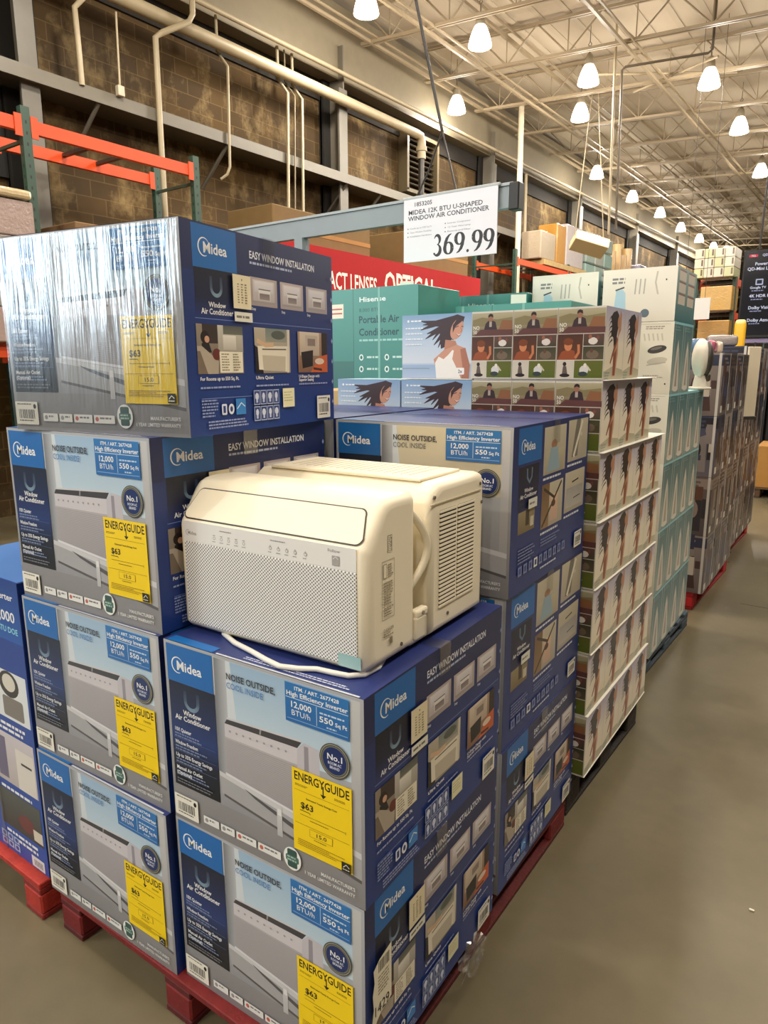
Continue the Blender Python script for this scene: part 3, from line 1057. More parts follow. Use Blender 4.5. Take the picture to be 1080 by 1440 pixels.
def barcode_art(w, h, dot=True):
    a = Art()
    a.rrect(0, 0, w, h, 0.003, C(236, 232, 220))
    rnd = random.Random(3)
    x = w * 0.14
    while x < w * 0.84:
        ww = 0.0008 + 0.0022 * rnd.random()
        a.rect(x, h * 0.26, x + ww, h * 0.66, C(44, 42, 42))
        x += ww + 0.0012 + 0.0016 * rnd.random()
    a.lines(w * 0.14, h * 0.20, w * 0.66, h * 0.05, 1, C(90, 86, 82), 1.6, 0.1)
    a.lines(w * 0.10, h * 0.92, w * 0.7, h * 0.05, 1, C(120, 116, 110), 1.6, 0.1)
    if dot:
        a.ell(w * 0.88, h * 0.80, 0.0052, 0.0065, C(22, 22, 24), 14)
    return a


def carton_side():
    a = Art()
    X = lambda u: u * BD
    Y = lambda v: v * BH
    a.rect(0, 0, BD, BH, C(30, 46, 98), C(30, 60, 132))
    a.rect(X(0.055), Y(0.562), X(0.985), Y(0.565), C(116, 138, 196))
    a.rect(X(0.0), Y(0.78), X(0.985), Y(1.0), C(32, 42, 88))
    a.rect(X(0.057), Y(0.797), X(0.30), Y(0.992), LOGO)
    logo(a, X(0.090), Y(0.868), Y(0.048), WHITE)
    a.grad(X(0.060), Y(0.57), X(0.268), Y(0.797), [(0, C(16, 20, 38)), (0.6, C(20, 28, 60)), (1, C(34, 50, 110))])
    pts = [(X(0.148), Y(0.765))] + [(X(0.176 + 0.028 * math.cos(R_(180 + k * 15))), Y(0.712 + 0.036 * math.sin(R_(180 + k * 15)))) for k in range(13)] + [(X(0.204), Y(0.765))]
    a.path(pts, X(0.013), [mix(C(40, 54, 80), C(128, 156, 176), math.sin(math.pi * i / 14)) for i in range(15)])
    a.text('Window', X(0.178), Y(0.620), Y(0.024), WHITE, 'c', width=X(0.095))
    a.text('Air Conditioner', X(0.178), Y(0.586), Y(0.026), WHITE, 'c', width=X(0.178))
    a.text('EASY WINDOW INSTALLATION', X(0.378), Y(0.888), Y(0.036), C(236, 238, 246), width=X(0.468))
    a.lines(X(0.380), Y(0.872), X(0.29), Y(0.012), 1, C(180, 190, 220), 1.9, 0.02)
    for x0, x1, tn in ((0.376, 0.556, C(186, 172, 168)), (0.578, 0.750, C(192, 178, 176)), (0.774, 0.950, C(184, 174, 176))):
        ph_unit(a, X(x0), Y(0.652), X(x1 - x0), Y(0.145), tn)
        a.text('Step', X(x0 + 0.006), Y(0.628), Y(0.014), C(222, 226, 240))
    ph_sofa(a, X(0.054), Y(0.300), X(0.262), Y(0.237))
    ph_hand(a, X(0.387), Y(0.300), X(0.248), Y(0.240))
    ph_laptop(a, X(0.696), Y(0.300), X(0.245), Y(0.236))
    a.text('For Rooms up to 550 Sq. Ft.', X(0.060), Y(0.268), Y(0.017), WHITE, width=X(0.22))
    a.text('Ultra Quiet', X(0.388), Y(0.268), Y(0.017), WHITE, width=X(0.12))
    a.text('U-Shape Design with', X(0.698), Y(0.270), Y(0.016), WHITE, width=X(0.17))
    a.text('Superior Sealing', X(0.698), Y(0.250), Y(0.016), WHITE, width=X(0.12))
    for x in (0.060, 0.388, 0.698):
        a.lines(X(x), Y(0.238), X(0.25), Y(0.009), 1, C(150, 164, 210), 1.9, 0.1)
    # marks along the foot
    a.lines(X(0.06), Y(0.175), X(0.10), Y(0.008), 6, C(140, 156, 206))
    a.rect(X(0.06), Y(0.18), X(0.355), Y(0.183), C(120, 140, 196))
    a.rrect(X(0.168), Y(0.095), X(0.198), Y(0.150), 0.004, C(214, 222, 240))
    a.rect(X(0.176), Y(0.105), X(0.190), Y(0.140), C(40, 60, 130))
    a.ell(X(0.224), Y(0.122), X(0.017), Y(0.027), C(220, 226, 240))
    a.ell(X(0.224), Y(0.122), X(0.008), Y(0.014), C(40, 60, 130))
    a.rect(X(0.252), Y(0.090), X(0.312), Y(0.172), C(58, 132, 206))
    a.path([(X(0.258), Y(0.12)), (X(0.285), Y(0.15)), (X(0.307), Y(0.13))], 0.003, C(220, 232, 246))
    a.lines(X(0.09), Y(0.070), X(0.25), Y(0.008), 3, C(150, 164, 210))
    for r in range(2):
        for c in range(4):
            x, y = 0.364 + c * 0.044, 0.046 + r * 0.086
            a.rect(X(x), Y(y), X(x + 0.040), Y(y + 0.078), C(170, 184, 216))
            a.rect(X(x + 0.003), Y(y + 0.005), X(x + 0.037), Y(y + 0.073), C(48, 66, 132))
            a.ell(X(x + 0.020), Y(y + 0.045), X(0.010 + 0.003 * ((r + c) % 2)), Y(0.020), C(210, 218, 236), 7 + c)
            a.rect(X(x + 0.014), Y(y + 0.012), X(x + 0.026), Y(y + 0.030), C(190, 200, 226))
    for k in range(7):                                 # diamonds up the far edge
        y = 0.10 + 0.125 * k
        a.poly([(X(0.978), Y(y)), (X(0.986), Y(y + 0.016)), (X(0.978), Y(y + 0.032)), (X(0.970), Y(y + 0.016))], C(150, 164, 206))
    return a


def carton_side_two():
    a = Art()
    X = lambda u: u * BD
    Y = lambda v: v * BH
    a.rect(0, 0, BD, BH, C(32, 48, 104), C(32, 56, 124))
    a.rect(X(0.057), Y(0.78), X(0.322), Y(0.987), LOGO)
    logo(a, X(0.090), Y(0.852), Y(0.048), WHITE)
    a.grad(X(0.066), Y(0.50), X(0.30), Y(0.762), [(0, C(18, 22, 42)), (1, C(24, 34, 76))])
    a.path([(X(0.162), Y(0.745)), (X(0.164), Y(0.69)), (X(0.190), Y(0.660)), (X(0.216), Y(0.69)), (X(0.218), Y(0.745))], X(0.014), C(96, 122, 150))
    a.text('Window', X(0.186), Y(0.606), Y(0.022), WHITE, 'c', width=X(0.10))
    a.text('Air Conditioner', X(0.186), Y(0.572), Y(0.024), WHITE, 'c', width=X(0.19))
    a.rect(X(0.075), Y(0.362), X(0.265), Y(0.495), C(152, 138, 104), C(120, 104, 74))
    a.rect(X(0.16), Y(0.40), X(0.20), Y(0.495), C(70, 58, 46))
    a.rect(X(0.215), Y(0.385), X(0.255), Y(0.445), C(206, 198, 176))
    ph_plain(a, X(0.352), Y(0.666), X(0.292), Y(0.298), 0)
    ph_plain(a, X(0.678), Y(0.698), X(0.300), Y(0.280), 1)
    ph_plain(a, X(0.345), Y(0.322), X(0.285), Y(0.285), 2)
    ph_plain(a, X(0.660), Y(0.350), X(0.302), Y(0.278), 3)
    for x, y in ((0.352, 0.648), (0.678, 0.680), (0.345, 0.302), (0.660, 0.330)):
        a.lines(X(x), Y(y), X(0.25), Y(0.014), 1, C(226, 230, 242), 1.8, 0.1)
    a.lines(X(0.352), Y(0.262), X(0.28), Y(0.010), 3, C(118, 132, 182))
    a.lines(X(0.082), Y(0.27), X(0.20), Y(0.010), 5, C(118, 132, 182))
    for k in range(10):
        x = 0.085 + 0.062 * k
        a.rect(X(x), Y(0.105), X(x + 0.044), Y(0.165), C(232, 234, 236) if k == 3 else C(120, 134, 182))
        a.rect(X(x + 0.010), Y(0.118), X(x + 0.034), Y(0.152), C(60, 76, 140))
    a.lines(X(0.352), Y(0.080), X(0.30), Y(0.012), 1, C(200, 208, 230))
    return a


def carton_top():
    a = Art()
    a.rect(0, 0, BW, BD, C(44, 56, 116))
    a.rect(0.012, 0.012, BW - 0.012, BD - 0.012, C(42, 54, 112))
    a.lines(BW * 0.42, 0.030, BW * 0.5, 0.0038, 2, C(200, 206, 230), 2.4, 0.05)
    a.rect(BW * 0.02, 0.0, BW * 0.28, 0.03, LOGO)
    a.rect(BW * 0.30, 0.0, BW * 0.98, 0.006, C(196, 200, 208))
    return a


_carton_kinds = {}


def ac_carton(label, cxy, z, rz, kind='front', name='air_conditioner_carton', energy=True, white_label=True, top_tape=True):
    """cxy: the front right bottom corner; rz: the turn of the carton"""
    key = kind
    cs, sn = math.cos(rz), math.sin(rz)
    loc = (cxy[0] - cs * BW / 2 - sn * BD / 2, cxy[1] - sn * BW / 2 + cs * BD / 2, z)
    if key in _carton_kinds:
        return dup(_carton_kinds[key], label, loc, rz)
    t = thing(name, label, 'box', loc, rz, 'blue and silver air conditioner cartons')
    b = MB().rbox((0, 0, BH / 2), (BW, BD, BH), 0.004,
                  [C(168, 170, 176), C(32, 50, 112), C(150, 152, 158), C(32, 50, 112), C(42, 54, 112), C(120, 100, 76)], 2)
    b.art(carton_front(kind != 'front'), (-BW / 2, -BD / 2, 0), *FRONT)
    b.art(carton_side() if kind != 'turned' else carton_side_two(), (BW / 2, -BD / 2, 0), *RIGHT)
    b.art(carton_top(), (-BW / 2, -BD / 2, BH), *TOP)
    b.build('printed_case', PRINT, t)
    if kind == 'front':
        ea, ew, eh = energy_art()
        b = MB().art(ea, (-BW / 2 + 0.679 * BW, -BD / 2, 0.158 * BH), *FRONT, base=0.0048)
        b.build('energy_label', LABEL, t)['label'] = 'yellow energy label'
        b = MB().art(barcode_art(0.088, 0.062), (-BW / 2 + 0.012 * BW, -BD / 2, 0.030 * BH), *FRONT, base=0.0048)
        b.build('barcode_label', LABEL, t)
    # labels on the long side
    n = (BW / 2, -BD / 2, 0)
    if kind != 'turned':
        a = Art()
        a.rect(0, 0, 0.075, 0.084, C(232, 220, 186))
        a.poly([(0.035, 0.074), (0.040, 0.074), (0.0375, 0.068)], C(60, 50, 40))
        for k in range(3):
            a.lines(0.018 + 0.015 * k, 0.062, 0.010, 0.0028, 8, C(130, 116, 92), 2.3)
        o = Vector(n) + Vector((0, 0.262 * BD, 0.626 * BH))
        b = MB().art(a, o, *RIGHT, base=0.0058)
        b.build('notice_sticker', LABEL, t)
        a = Art()
        a.rect(0, 0, 0.076, 0.024, C(228, 226, 212))
        a.lines(0.008, 0.015, 0.06, 0.006, 1, C(120, 116, 104))
        MB().art(a, Vector(n) + Vector((0, 0.265 * BD, 0.562 * BH)), *RIGHT, base=0.0058).build('small_sticker', LABEL, t)
        a = Art()
        a.rect(0, 0, 0.060, 0.054, C(232, 228, 190))
        a.lines(0.006, 0.044, 0.046, 0.003, 4, C(190, 182, 140), 2.6)
        MB().art(a, Vector(n) + Vector((0, 0.565 * BD, 0.106 * BH)), *RIGHT, base=0.0058).build('cream_sticker', LABEL, t)
        MB().art(barcode_art(0.080, 0.070), Vector(n) + Vector((0, 0.837 * BD, 0.018 * BH)), *RIGHT, base=0.0058).build('barcode_label', LABEL, t)
    else:
        MB().art(barcode_art(0.080, 0.058), Vector(n) + Vector((0, 0.825 * BD, 0.064 * BH)), *RIGHT, base=0.0058).build('barcode_label', LABEL, t)
        a = Art()
        a.rect(0, 0, 0.070, 0.030, C(228, 226, 214))
        a.lines(0.008, 0.018, 0.05, 0.006, 1, C(130, 126, 116))
        MB().art(a, Vector(n) + Vector((0, 0.17 * BD, 0.50 * BH)), *RIGHT, base=0.0058).build('small_sticker', LABEL, t)
    # strip of packing tape over the middle seam of the lid, folded down both ends
    b = MB()
    b.box((0, 0, BH + 0.0022), (BW + 0.009, 0.055, 0.0006), WHITE)
    b.box((BW / 2 + 0.0048, 0, BH - 0.035), (0.0006, 0.055, 0.075), WHITE)
    b.build('packing_tape', TAPE, t)
    _carton_kinds[key] = t
    return t


Z0 = 0.138
L = lambda k: Z0 + k * (BH + 0.0005) + 0.0005
ac_carton('silver fronted blue carton at floor level, nearest the camera at the bottom', (0.0, 0.0), L(0), R_(2.48))
ac_carton('silver fronted blue carton directly under the display air conditioner', (0.003, 0.001), L(1), R_(2.72))
ac_carton('silver fronted blue carton, lowest in the left column of the front stack', (-0.636, -0.047), L(0), R_(1.96))
ac_carton('silver fronted blue carton, second from the bottom in the left column', (-0.636, -0.030), L(1), R_(2.9))
ac_carton('silver fronted blue carton, third up in the left column beside the display unit', (-0.634, -0.017), L(2), R_(3.28))
top_box = ac_carton('carton turned askew on top of the left column, glossy film over its front', (-0.552, 0.044), L(3), R_(10.16))
ac_carton('carton with four square photos on its side, behind the display unit, topmost of its stack', (-0.037, 0.748), L(2), R_(3.0), 'turned')
ac_carton('carton with four square photos on its side, second from top behind the display stack', (-0.047, 0.757), L(1), R_(2.1), 'turned')
ac_carton('carton behind the nearest floor level one, its long side facing the aisle', (-0.043, 0.756), L(0), R_(2.2), 'rear')
ac_carton('carton of which only the lid shows behind the left column', (-0.690, 0.742), L(2), R_(3.2), 'rear')
ac_carton('carton second from the floor behind the left column', (-0.692, 0.735), L(1), R_(2.5), 'rear')
ac_carton('carton directly on the pallet behind the left column', (-0.690, 0.735), L(0), R_(2.2), 'rear')

# clear film left over the front of the topmost carton
b = MB()
nx, nz = 24, 18
vs, fs = [], []
for j in range(nz + 1):
    for i in range(nx + 1):
        u, v = i / nx, j / nz
        vs.append((-BW / 2 + BW * u, -BD / 2 - 0.0075 - 0.002 * math.sin(u * 37 + 3 * v) * math.sin(v * 9), BH * (0.02 + 0.97 * v)))
for j in range(nz):
    for i in range(nx):
        k = j * (nx + 1) + i
        fs.append((k, k + 1, k + nx + 2, k + nx + 1))
b.add(vs, fs, WHITE, 0, True)
b.build('stretch_film', FILM, top_box)['label'] = 'clear glossy stretch film'

# torn white shipping label on the lowest front carton
a = Art()
a.poly([(0.0, 0.012), (0.012, 0.0), (0.022, 0.018), (0.040, 0.030), (0.085, 0.040), (0.085, 0.19), (0.035, 0.18), (0.010, 0.165), (0.014, 0.13), (0.006, 0.10), (0.010, 0.06)], C(236, 230, 208))
rnd = random.Random(5)
for k in range(11):
    a.rect(0.030 + k * 0.0042, 0.145, 0.030 + k * 0.0042 + 0.0012 + 0.0016 * rnd.random(), 0.175, C(50, 46, 44))
a.lines(0.028, 0.135, 0.048, 0.004, 6, C(150, 140, 120), 2.2)
a.text('1429', 0.008, 0.036, 0.027, C(40, 36, 34), bold=False, width=0.066)
cs, sn = math.cos(R_(2.48)), math.sin(R_(2.48))
t = thing('shipping_label', 'torn white paper label with barcode and 1429 stuck on the lowest front carton', 'label', (0.0, 0.0, L(0)), R_(2.48))
MB().art(a, (0.008, 0.012, 0.165), *RIGHT, base=0.0002).build('paper', LABEL, t)


def film_scrap(label, c, s, seed, rz=0.0):
    rnd = random.Random(seed)
    bm = bmesh.new()
    bmesh.ops.create_icosphere(bm, subdivisions=3, radius=1.0)
    vs = []
    for v in bm.verts:
        k = 0.55 + 0.9 * rnd.random()
        vs.append((v.co.x * s[0] * k, v.co.y * s[1] * k, v.co.z * s[2] * k))
    b = MB().add(vs, [tuple(v.index for v in f.verts) for f in bm.faces], C(220, 220, 220))
    bm.free()
    o = b.build('film_scrap', SCRAP)
    o.location = c
    o.rotation_euler = (0, 0, rz)
    return tag(o, label, 'plastic film')


SCRAP = film_mat('crumpled_film', 0.30, 0.15, 0.2, (30, 30, 30))
film_scrap('crumpled clear film hanging at the foot of the nearest carton by the aisle', (0.012, 0.49, 0.150), (0.018, 0.06, 0.045), 2)
film_scrap('crumpled clear film bunched at the corner of the red pallet on the left', (-1.16, 0.00, 0.115), (0.07, 0.03, 0.03), 3)

# ------------------------------------------------------------------ display air conditioner (U-shaped window unit)
UW, UD, UH = 0.592, 0.565, 0.39
CREAM, CREAM2, SHADE = C(246, 236, 212), C(236, 226, 202), C(60, 54, 48)
UZ = L(1) + BH
ux, uy, urz = -0.337, 0.061, R_(2.54)
ac = thing('window_air_conditioner', 'cream U-shaped window air conditioner on display on top of a blue carton', 'air conditioner', (ux, uy, UZ + 0.012), urz)


def prism_x(b, prof, x0, x1, col, r=0.012, seg=3, mat=0):
    """profile (y,z) swept along x; the profile shrinks over the last r so both ends are rounded"""
    ys, zs_ = [p[0] for p in prof], [p[1] for p in prof]
    cy, cz = (min(ys) + max(ys)) / 2, (min(zs_) + max(zs_)) / 2
    hy, hz = (max(ys) - min(ys)) / 2, (max(zs_) - min(zs_)) / 2
    rings = []
    for k in range(seg, -1, -1):
        t = math.pi / 2 * k / seg
        rings.append((x0 + r - r * math.sin(t), r * (1 - math.cos(t))))
    for k in range(seg + 1):
        t = math.pi / 2 * k / seg
        rings.append((x1 - r + r * math.sin(t), r * (1 - math.cos(t))))
    n = len(prof)
    k0 = len(b.v)
    for x, d in rings:
        for y, z in prof:
            b.v.append((x, cy + (y - cy) * (1 - d / hy), cz + (z - cz) * (1 - d / hz)))
    for i in range(len(rings) - 1):
        for j in range(n):
            b.face(k0, (i * n + j, i * n + (j + 1) % n, (i + 1) * n + (j + 1) % n, (i + 1) * n + j), col, mat, True)
    k1 = len(b.v)
    b.v += b.v[k0:k0 + n] + b.v[k0 + (len(rings) - 1) * n:k0 + len(rings) * n]
    b.face(k1, tuple(reversed(range(n))), col, mat)
    b.face(k1, tuple(range(n, 2 * n)), col, mat)


# front housing: flat lower face, sloping upper face, deep sides
FD = 0.205
prof = [(0.010, 0.0), (0.0, 0.012), (0.0, 0.272), (0.004, 0.284), (0.060, 0.362), (0.072, 0.374), (0.090, 0.381), (0.120, 0.384), (FD - 0.01, 0.382), (FD, 0.372), (FD, 0.008), (FD - 0.01, 0.0)]
b = MB()
prism_x(b, prof, -UW / 2, UW / 2, CREAM, 0.026, 6)
hous = b.build('front_housing', PLASTIC, ac)
# perforated face plate
b = MB().rbox((0.0, -0.0008, 0.122), (UW - 0.054, 0.004, 0.216), 0.0015, C(232, 228, 220), 1)
b.build('perforated_grille', GRILLE_M, hous)['label'] = 'white perforated front grille'
# control strip
a = Art()
w, h = UW - 0.054, 0.052
a.rect(0, 0, w, h, C(236, 234, 232))
g = C(150, 146, 144)
logo(a, 0.008, 0.018, 0.0085, g)
for k, x in enumerate((0.105, 0.130, 0.155, 0.180, 0.205)):
    a.path([(x, 0.026), (x + 0.008, 0.026)], 0.0018, g)
    a.ell(x + 0.004, 0.019, 0.0042, 0.0042, g, 12)
    a.ell(x + 0.004, 0.019, 0.0030, 0.0030, C(236, 234, 232), 12)
    a.lines(x - 0.003, 0.011, 0.014, 0.0018, 1, g)
for k, x in enumerate((0.290, 0.315, 0.340, 0.365, 0.395)):
    a.ell(x + 0.004, 0.021, 0.0045, 0.0045, g, 12)
    a.ell(x + 0.004, 0.021, 0.0032, 0.0032, C(236, 234, 232), 12)
    a.path([(x + 0.004, 0.021), (x + 0.004, 0.028)], 0.0015, g)
    a.lines(x - 0.003, 0.012, 0.014, 0.0018, 1, g)
a.lines(0.13, 0.041, 0.05, 0.002, 1, g)
a.lines(0.295, 0.041, 0.05, 0.002, 1, g)
a.text('Follow', 0.462, 0.038, 0.006, g, bold=False, width=0.034)
a.rect(0.474, 0.008, 0.494, 0.030, C(170, 166, 164))
a.path([(0.477, 0.022), (0.484, 0.028), (0.491, 0.023)], 0.0014, C(236, 234, 232))
b = MB().rbox((0, -0.0005, 0.257), (w, 0.003, h), 0.001, C(236, 234, 232), 1)
b.art(a, (-w / 2, -0.002, 0.231), *FRONT, base=0.0003)
b.build('control_panel', PLASTIC, hous)['label'] = 'white touch control strip with grey icons'
# air flap on the slope
n = Vector((0, -0.078, 0.056)).normalized()
n = Vector((0, -math.cos(math.atan2(0.056, 0.078)), math.sin(math.atan2(0.056, 0.078))))
vdir = Vector((0, 0.056, 0.078)).normalized()
o0 = Vector((0, 0.004, 0.284))


def flap_shape(a, w0, w1, y0, y1, r, c):
    pts = []
    for cx, cy, a0 in ((w1 / 2 - r, y1 - r, 0), (-w1 / 2 + r, y1 - r, 90), (-w0 / 2 + r, y0 + r, 180), (w0 / 2 - r, y0 + r, 270)):
        for k in range(7):
            t = R_(a0 + 15 * k)
            pts.append((cx + r * math.cos(t), cy + r * math.sin(t)))
    a.poly(pts, c)
    return pts


a = Art()
flap_shape(a, 0.556, 0.528, 0.003, 0.092, 0.018, SHADE)
b = MB().art(a, o0, (1, 0, 0), vdir, n, base=0.0012)
a2 = Art()
pts = flap_shape(a2, 0.549, 0.521, 0.0065, 0.0885, 0.0155, CREAM)
m = len(pts)
up = [o0 + Vector((1, 0, 0)) * x + vdir * y + n * 0.0030 for x, y in pts]
dn = [o0 + Vector((1, 0, 0)) * x + vdir * y + n * 0.0010 for x, y in pts]
b.add(up + dn, [tuple(range(m))] + [(i, m + i, m + (i + 1) % m, (i + 1) % m) for i in range(m)], CREAM)
b.build('air_flap', PLASTIC, hous)['label'] = 'cream louvre flap with a dark gap round it'
# middle web of the U and rear body
b = MB()
b.rbox((0, 0.236, 0.175), (UW - 0.13, 0.10, 0.335), 0.006, CREAM2)
b.rbox((0, 0.240, 0.030), (UW - 0.02, 0.105, 0.060), 0.006, CREAM2)
b.build('window_channel', PLASTIC, ac)
b = MB()
RY0, RY1 = 0.268, UD
prof = [(RY0, 0.0), (RY0, 0.335), (RY0 + 0.012, 0.362), (RY0 + 0.045, 0.382), (RY1 - 0.03, 0.384), (RY1 - 0.006, 0.376), (RY1, 0.360), (RY1, 0.0)]
prism_x(b, prof, -UW / 2, UW / 2, CREAM, 0.020, 4)
rear = b.build('rear_cabinet', PLASTIC, ac)
# top cover of the rear body: shallow raised plate with slots
b = MB()
b.rbox((0.0, 0.408, 0.387), (UW - 0.10, 0.21, 0.008), 0.003, CREAM2)
for k in range(16):
    b.box((-0.20 + k * 0.026, 0.42, 0.3915), (0.004, 0.15, 0.001), C(206, 196, 174))
b.build('top_cover', PLASTIC, rear)
b = MB().box((UW / 2 + 0.001, 0.40, 0.335), (0.003, 0.27, 0.003), C(196, 184, 158))
b.build('cover_seam', PLASTIC, rear)
# louvred side grille: two columns of slots
b = MB()
for c0, c1 in ((0.312, 0.398), (0.406, 0.500)):
    b.box((UW / 2 + 0.0006, (c0 + c1) / 2, 0.19), (0.0016, c1 - c0, 0.250), C(44, 38, 32))
b.build('side_grille_recess', MATTE, rear)
b = MB()
for c0, c1 in ((0.312, 0.398), (0.406, 0.500)):
    for k in range(24):
        b.box((UW / 2 + 0.0022, (c0 + c1) / 2, 0.068 + k * 0.0106), (0.0035, c1 - c0 + 0.002, 0.0056), CREAM)
b.build('side_grille', PLASTIC, rear)['label'] = 'cream louvred side grille in two columns'
# side handle arching across the gap
pts = []
for k in range(17):
    t = k / 16
    pts.append((UW / 2 - 0.030 + 0.022 * math.sin(math.pi * t), 0.205 + 0.062 * math.sin(math.pi * t), 0.335 - 0.205 * t))
b = MB().tube(pts, 0.010, CREAM2, n=10)
b.build('cord_loop', PLASTIC, ac)
b = MB().rbox((UW / 2 - 0.012, 0.236, 0.075), (0.022, 0.055, 0.022), 0.006, CREAM)
b.rbox((UW / 2 - 0.010, 0.228, 0.040), (0.018, 0.045, 0.060), 0.006, CREAM2)
b.cyl((UW / 2 - 0.002, 0.236, 0.076), (UW / 2 + 0.002, 0.236, 0.076), 0.005, C(150, 140, 120))
b.build('bracket_latch', PLASTIC, ac)
# screws, feet, bumpers
b = MB()
for y, z in ((0.285, 0.352), (0.535, 0.352), (0.36, 0.038), (0.545, 0.30), (0.135, 0.030)):
    b.cyl((UW / 2 - 0.002, y, z), (UW / 2 + 0.0025, y, z), 0.0045, C(96, 88, 76), n=10)
b.build('screw', PLASTIC, ac)
for x, y in ((-0.23, 0.05), (0.23, 0.05), (-0.23, 0.50), (0.23, 0.50)):
    b = MB().rbox((x, y, -0.006), (0.05, 0.04, 0.012), 0.002, C(70, 72, 74), 1)
    b.build('foot', PLASTIC, ac)
# rating labels on the housing side
a = Art()
g = C(142, 130, 108)
a.rect(0.078, 0.262, 0.096, 0.300, C(150, 140, 122))
a.lines(0.080, 0.298, 0.015, 0.003, 9, CREAM, 1.4)
for x0, y0, x1, y1 in ((0.055, 0.110, 0.056, 0.245), (0.104, 0.110, 0.105, 0.245), (0.055, 0.244, 0.105, 0.245), (0.055, 0.110, 0.105, 0.111)):
    a.rect(x0, y0, x1, y1, g)
a.rect(0.060, 0.205, 0.074, 0.238, g)
a.rect(0.0615, 0.2065, 0.0725, 0.2365, CREAM)
a.lines(0.078, 0.235, 0.022, 0.0024, 6, g, 2.2)
a.lines(0.060, 0.196, 0.040, 0.0026, 9, g, 2.4)
a.lines(0.060, 0.138, 0.040, 0.0026, 4, g, 2.2)
a.text('DANGER', 0.058, 0.082, 0.007, g, width=0.042)
a.lines(0.058, 0.078, 0.040, 0.003, 2, g)
a.rect(0.082, 0.048, 0.094, 0.064, g)
MB().art(a, (UW / 2, 0.0, 0.0), *RIGHT, base=0.0006).build('rating_label', LABEL, hous)
a = Art()
a.rect(0, 0, 0.062, 0.030, C(150, 190, 192), C(168, 200, 198))
MB().art(a, (UW / 2 - 0.078, -0.003, 0.010), *FRONT, base=0.0014).build('tape_strip', LABEL, hous)['label'] = 'pale blue green tape on the lower right corner'
a = Art()
a.rect(0, 0, 0.02, 0.030, C(150, 190, 192), C(168, 200, 198))

# power cord hanging out under the front of the unit
cz = UZ + 0.0075
cord = MB().tube([(-0.53, 0.12, cz), (-0.50, 0.070, cz), (-0.432, 0.044, cz), (-0.36, 0.031, cz), (-0.295, 0.016, cz), (-0.245, 0.008, cz), (-0.20, 0.024, cz), (-0.165, 0.046, cz), (-0.125, 0.052, cz), (-0.085, 0.060, cz), (-0.060, 0.085, cz), (-0.058, 0.135, cz), (-0.085, 0.20, cz)], 0.0065, C(226, 222, 212), n=10)
co = cord.build('power_cord', PLASTIC, ac)
co.matrix_parent_inverse = (Matrix.Translation(ac.location) @ Matrix.Rotation(urz, 4, 'Z')).inverted()
co['label'] = 'white power cord looping out from under the unit'

# ------------------------------------------------------------------ white cartons with the running woman
JW, JD, JH = 0.176, 0.232, 0.258
JT = 0.2645                                            # height of one tier
JZ = 0.186


def art_runner():
    a = Art()
    w, h = JD, JH
    a.grad(0, 0, w, h, [(0, C(186, 182, 208)), (0.22, C(216, 208, 216)), (0.5, C(248, 238, 220)), (1, C(248, 236, 208))])
    a.poly([(0, 0), (w, 0), (w, h * 0.13), (w * 0.45, h * 0.18), (0, h * 0.10)], C(198, 192, 166))
    a.lines(w * 0.08, h * 0.10, w * 0.26, h * 0.022, 3, C(146, 156, 146), 1.8)
    n0 = len(a.items)
    hair, sk, sk2 = C(46, 30, 30), C(196, 146, 116), C(150, 88, 64)
    a.poly([(w * 0.50, h * 0.52), (w * 0.70, h * 0.60), (w * 0.72, h * 0.36), (w * 0.64, h * 0.04), (w * 0.50, h * 0.03), (w * 0.54, h * 0.28)], C(212, 164, 132))
    a.poly([(w * 0.52, h * 0.34), (w * 0.66, h * 0.44), (w * 0.62, h * 0.05), (w * 0.53, h * 0.05)], sk2)
    a.path([(w * 0.66, h * 0.58), (w * 0.50, h * 0.36), (w * 0.40, h * 0.22)], w * 0.075, sk2, [1, 0.8, 0.5])
    a.poly([(w * 0.66, h * 0.56), (w * 0.80, h * 0.70), (w * 0.80, h * 0.92), (w * 0.74, h * 0.97), (w * 0.70, h * 0.80)], sk)
    a.poly([(w * 0.34, h * 0.86), (w * 0.44, h * 0.93), (w * 0.58, h * 0.96), (w * 0.68, h * 0.90), (w * 0.70, h * 0.78), (w * 0.64, h * 0.66), (w * 0.60, h * 0.50), (w * 0.52, h * 0.46), (w * 0.48, h * 0.58), (w * 0.38, h * 0.62), (w * 0.40, h * 0.74)], hair)
    for k in range(6):
        a.path([(w * 0.44, h * (0.88 - 0.065 * k)), (w * 0.33, h * (0.86 - 0.07 * k)), (w * 0.27, h * (0.80 - 0.07 * k))], w * 0.03, hair, [1, 0.7, 0.2])
    a.ell(w * 0.68, h * 0.80, w * 0.055, h * 0.080, C(190, 134, 106))
    for i in range(n0, len(a.items)):                  # the figure fills the panel
        vs, fs, cs_ = a.items[i]
        a.items[i] = ([(min(max(w * 0.48 + (x - w * 0.53) * 1.22, w * 0.02), w * 0.97), y) for x, y in vs], fs, cs_)
    a.rect(w * 0.0, 0, w * 0.012, h, C(206, 196, 184))
    return a


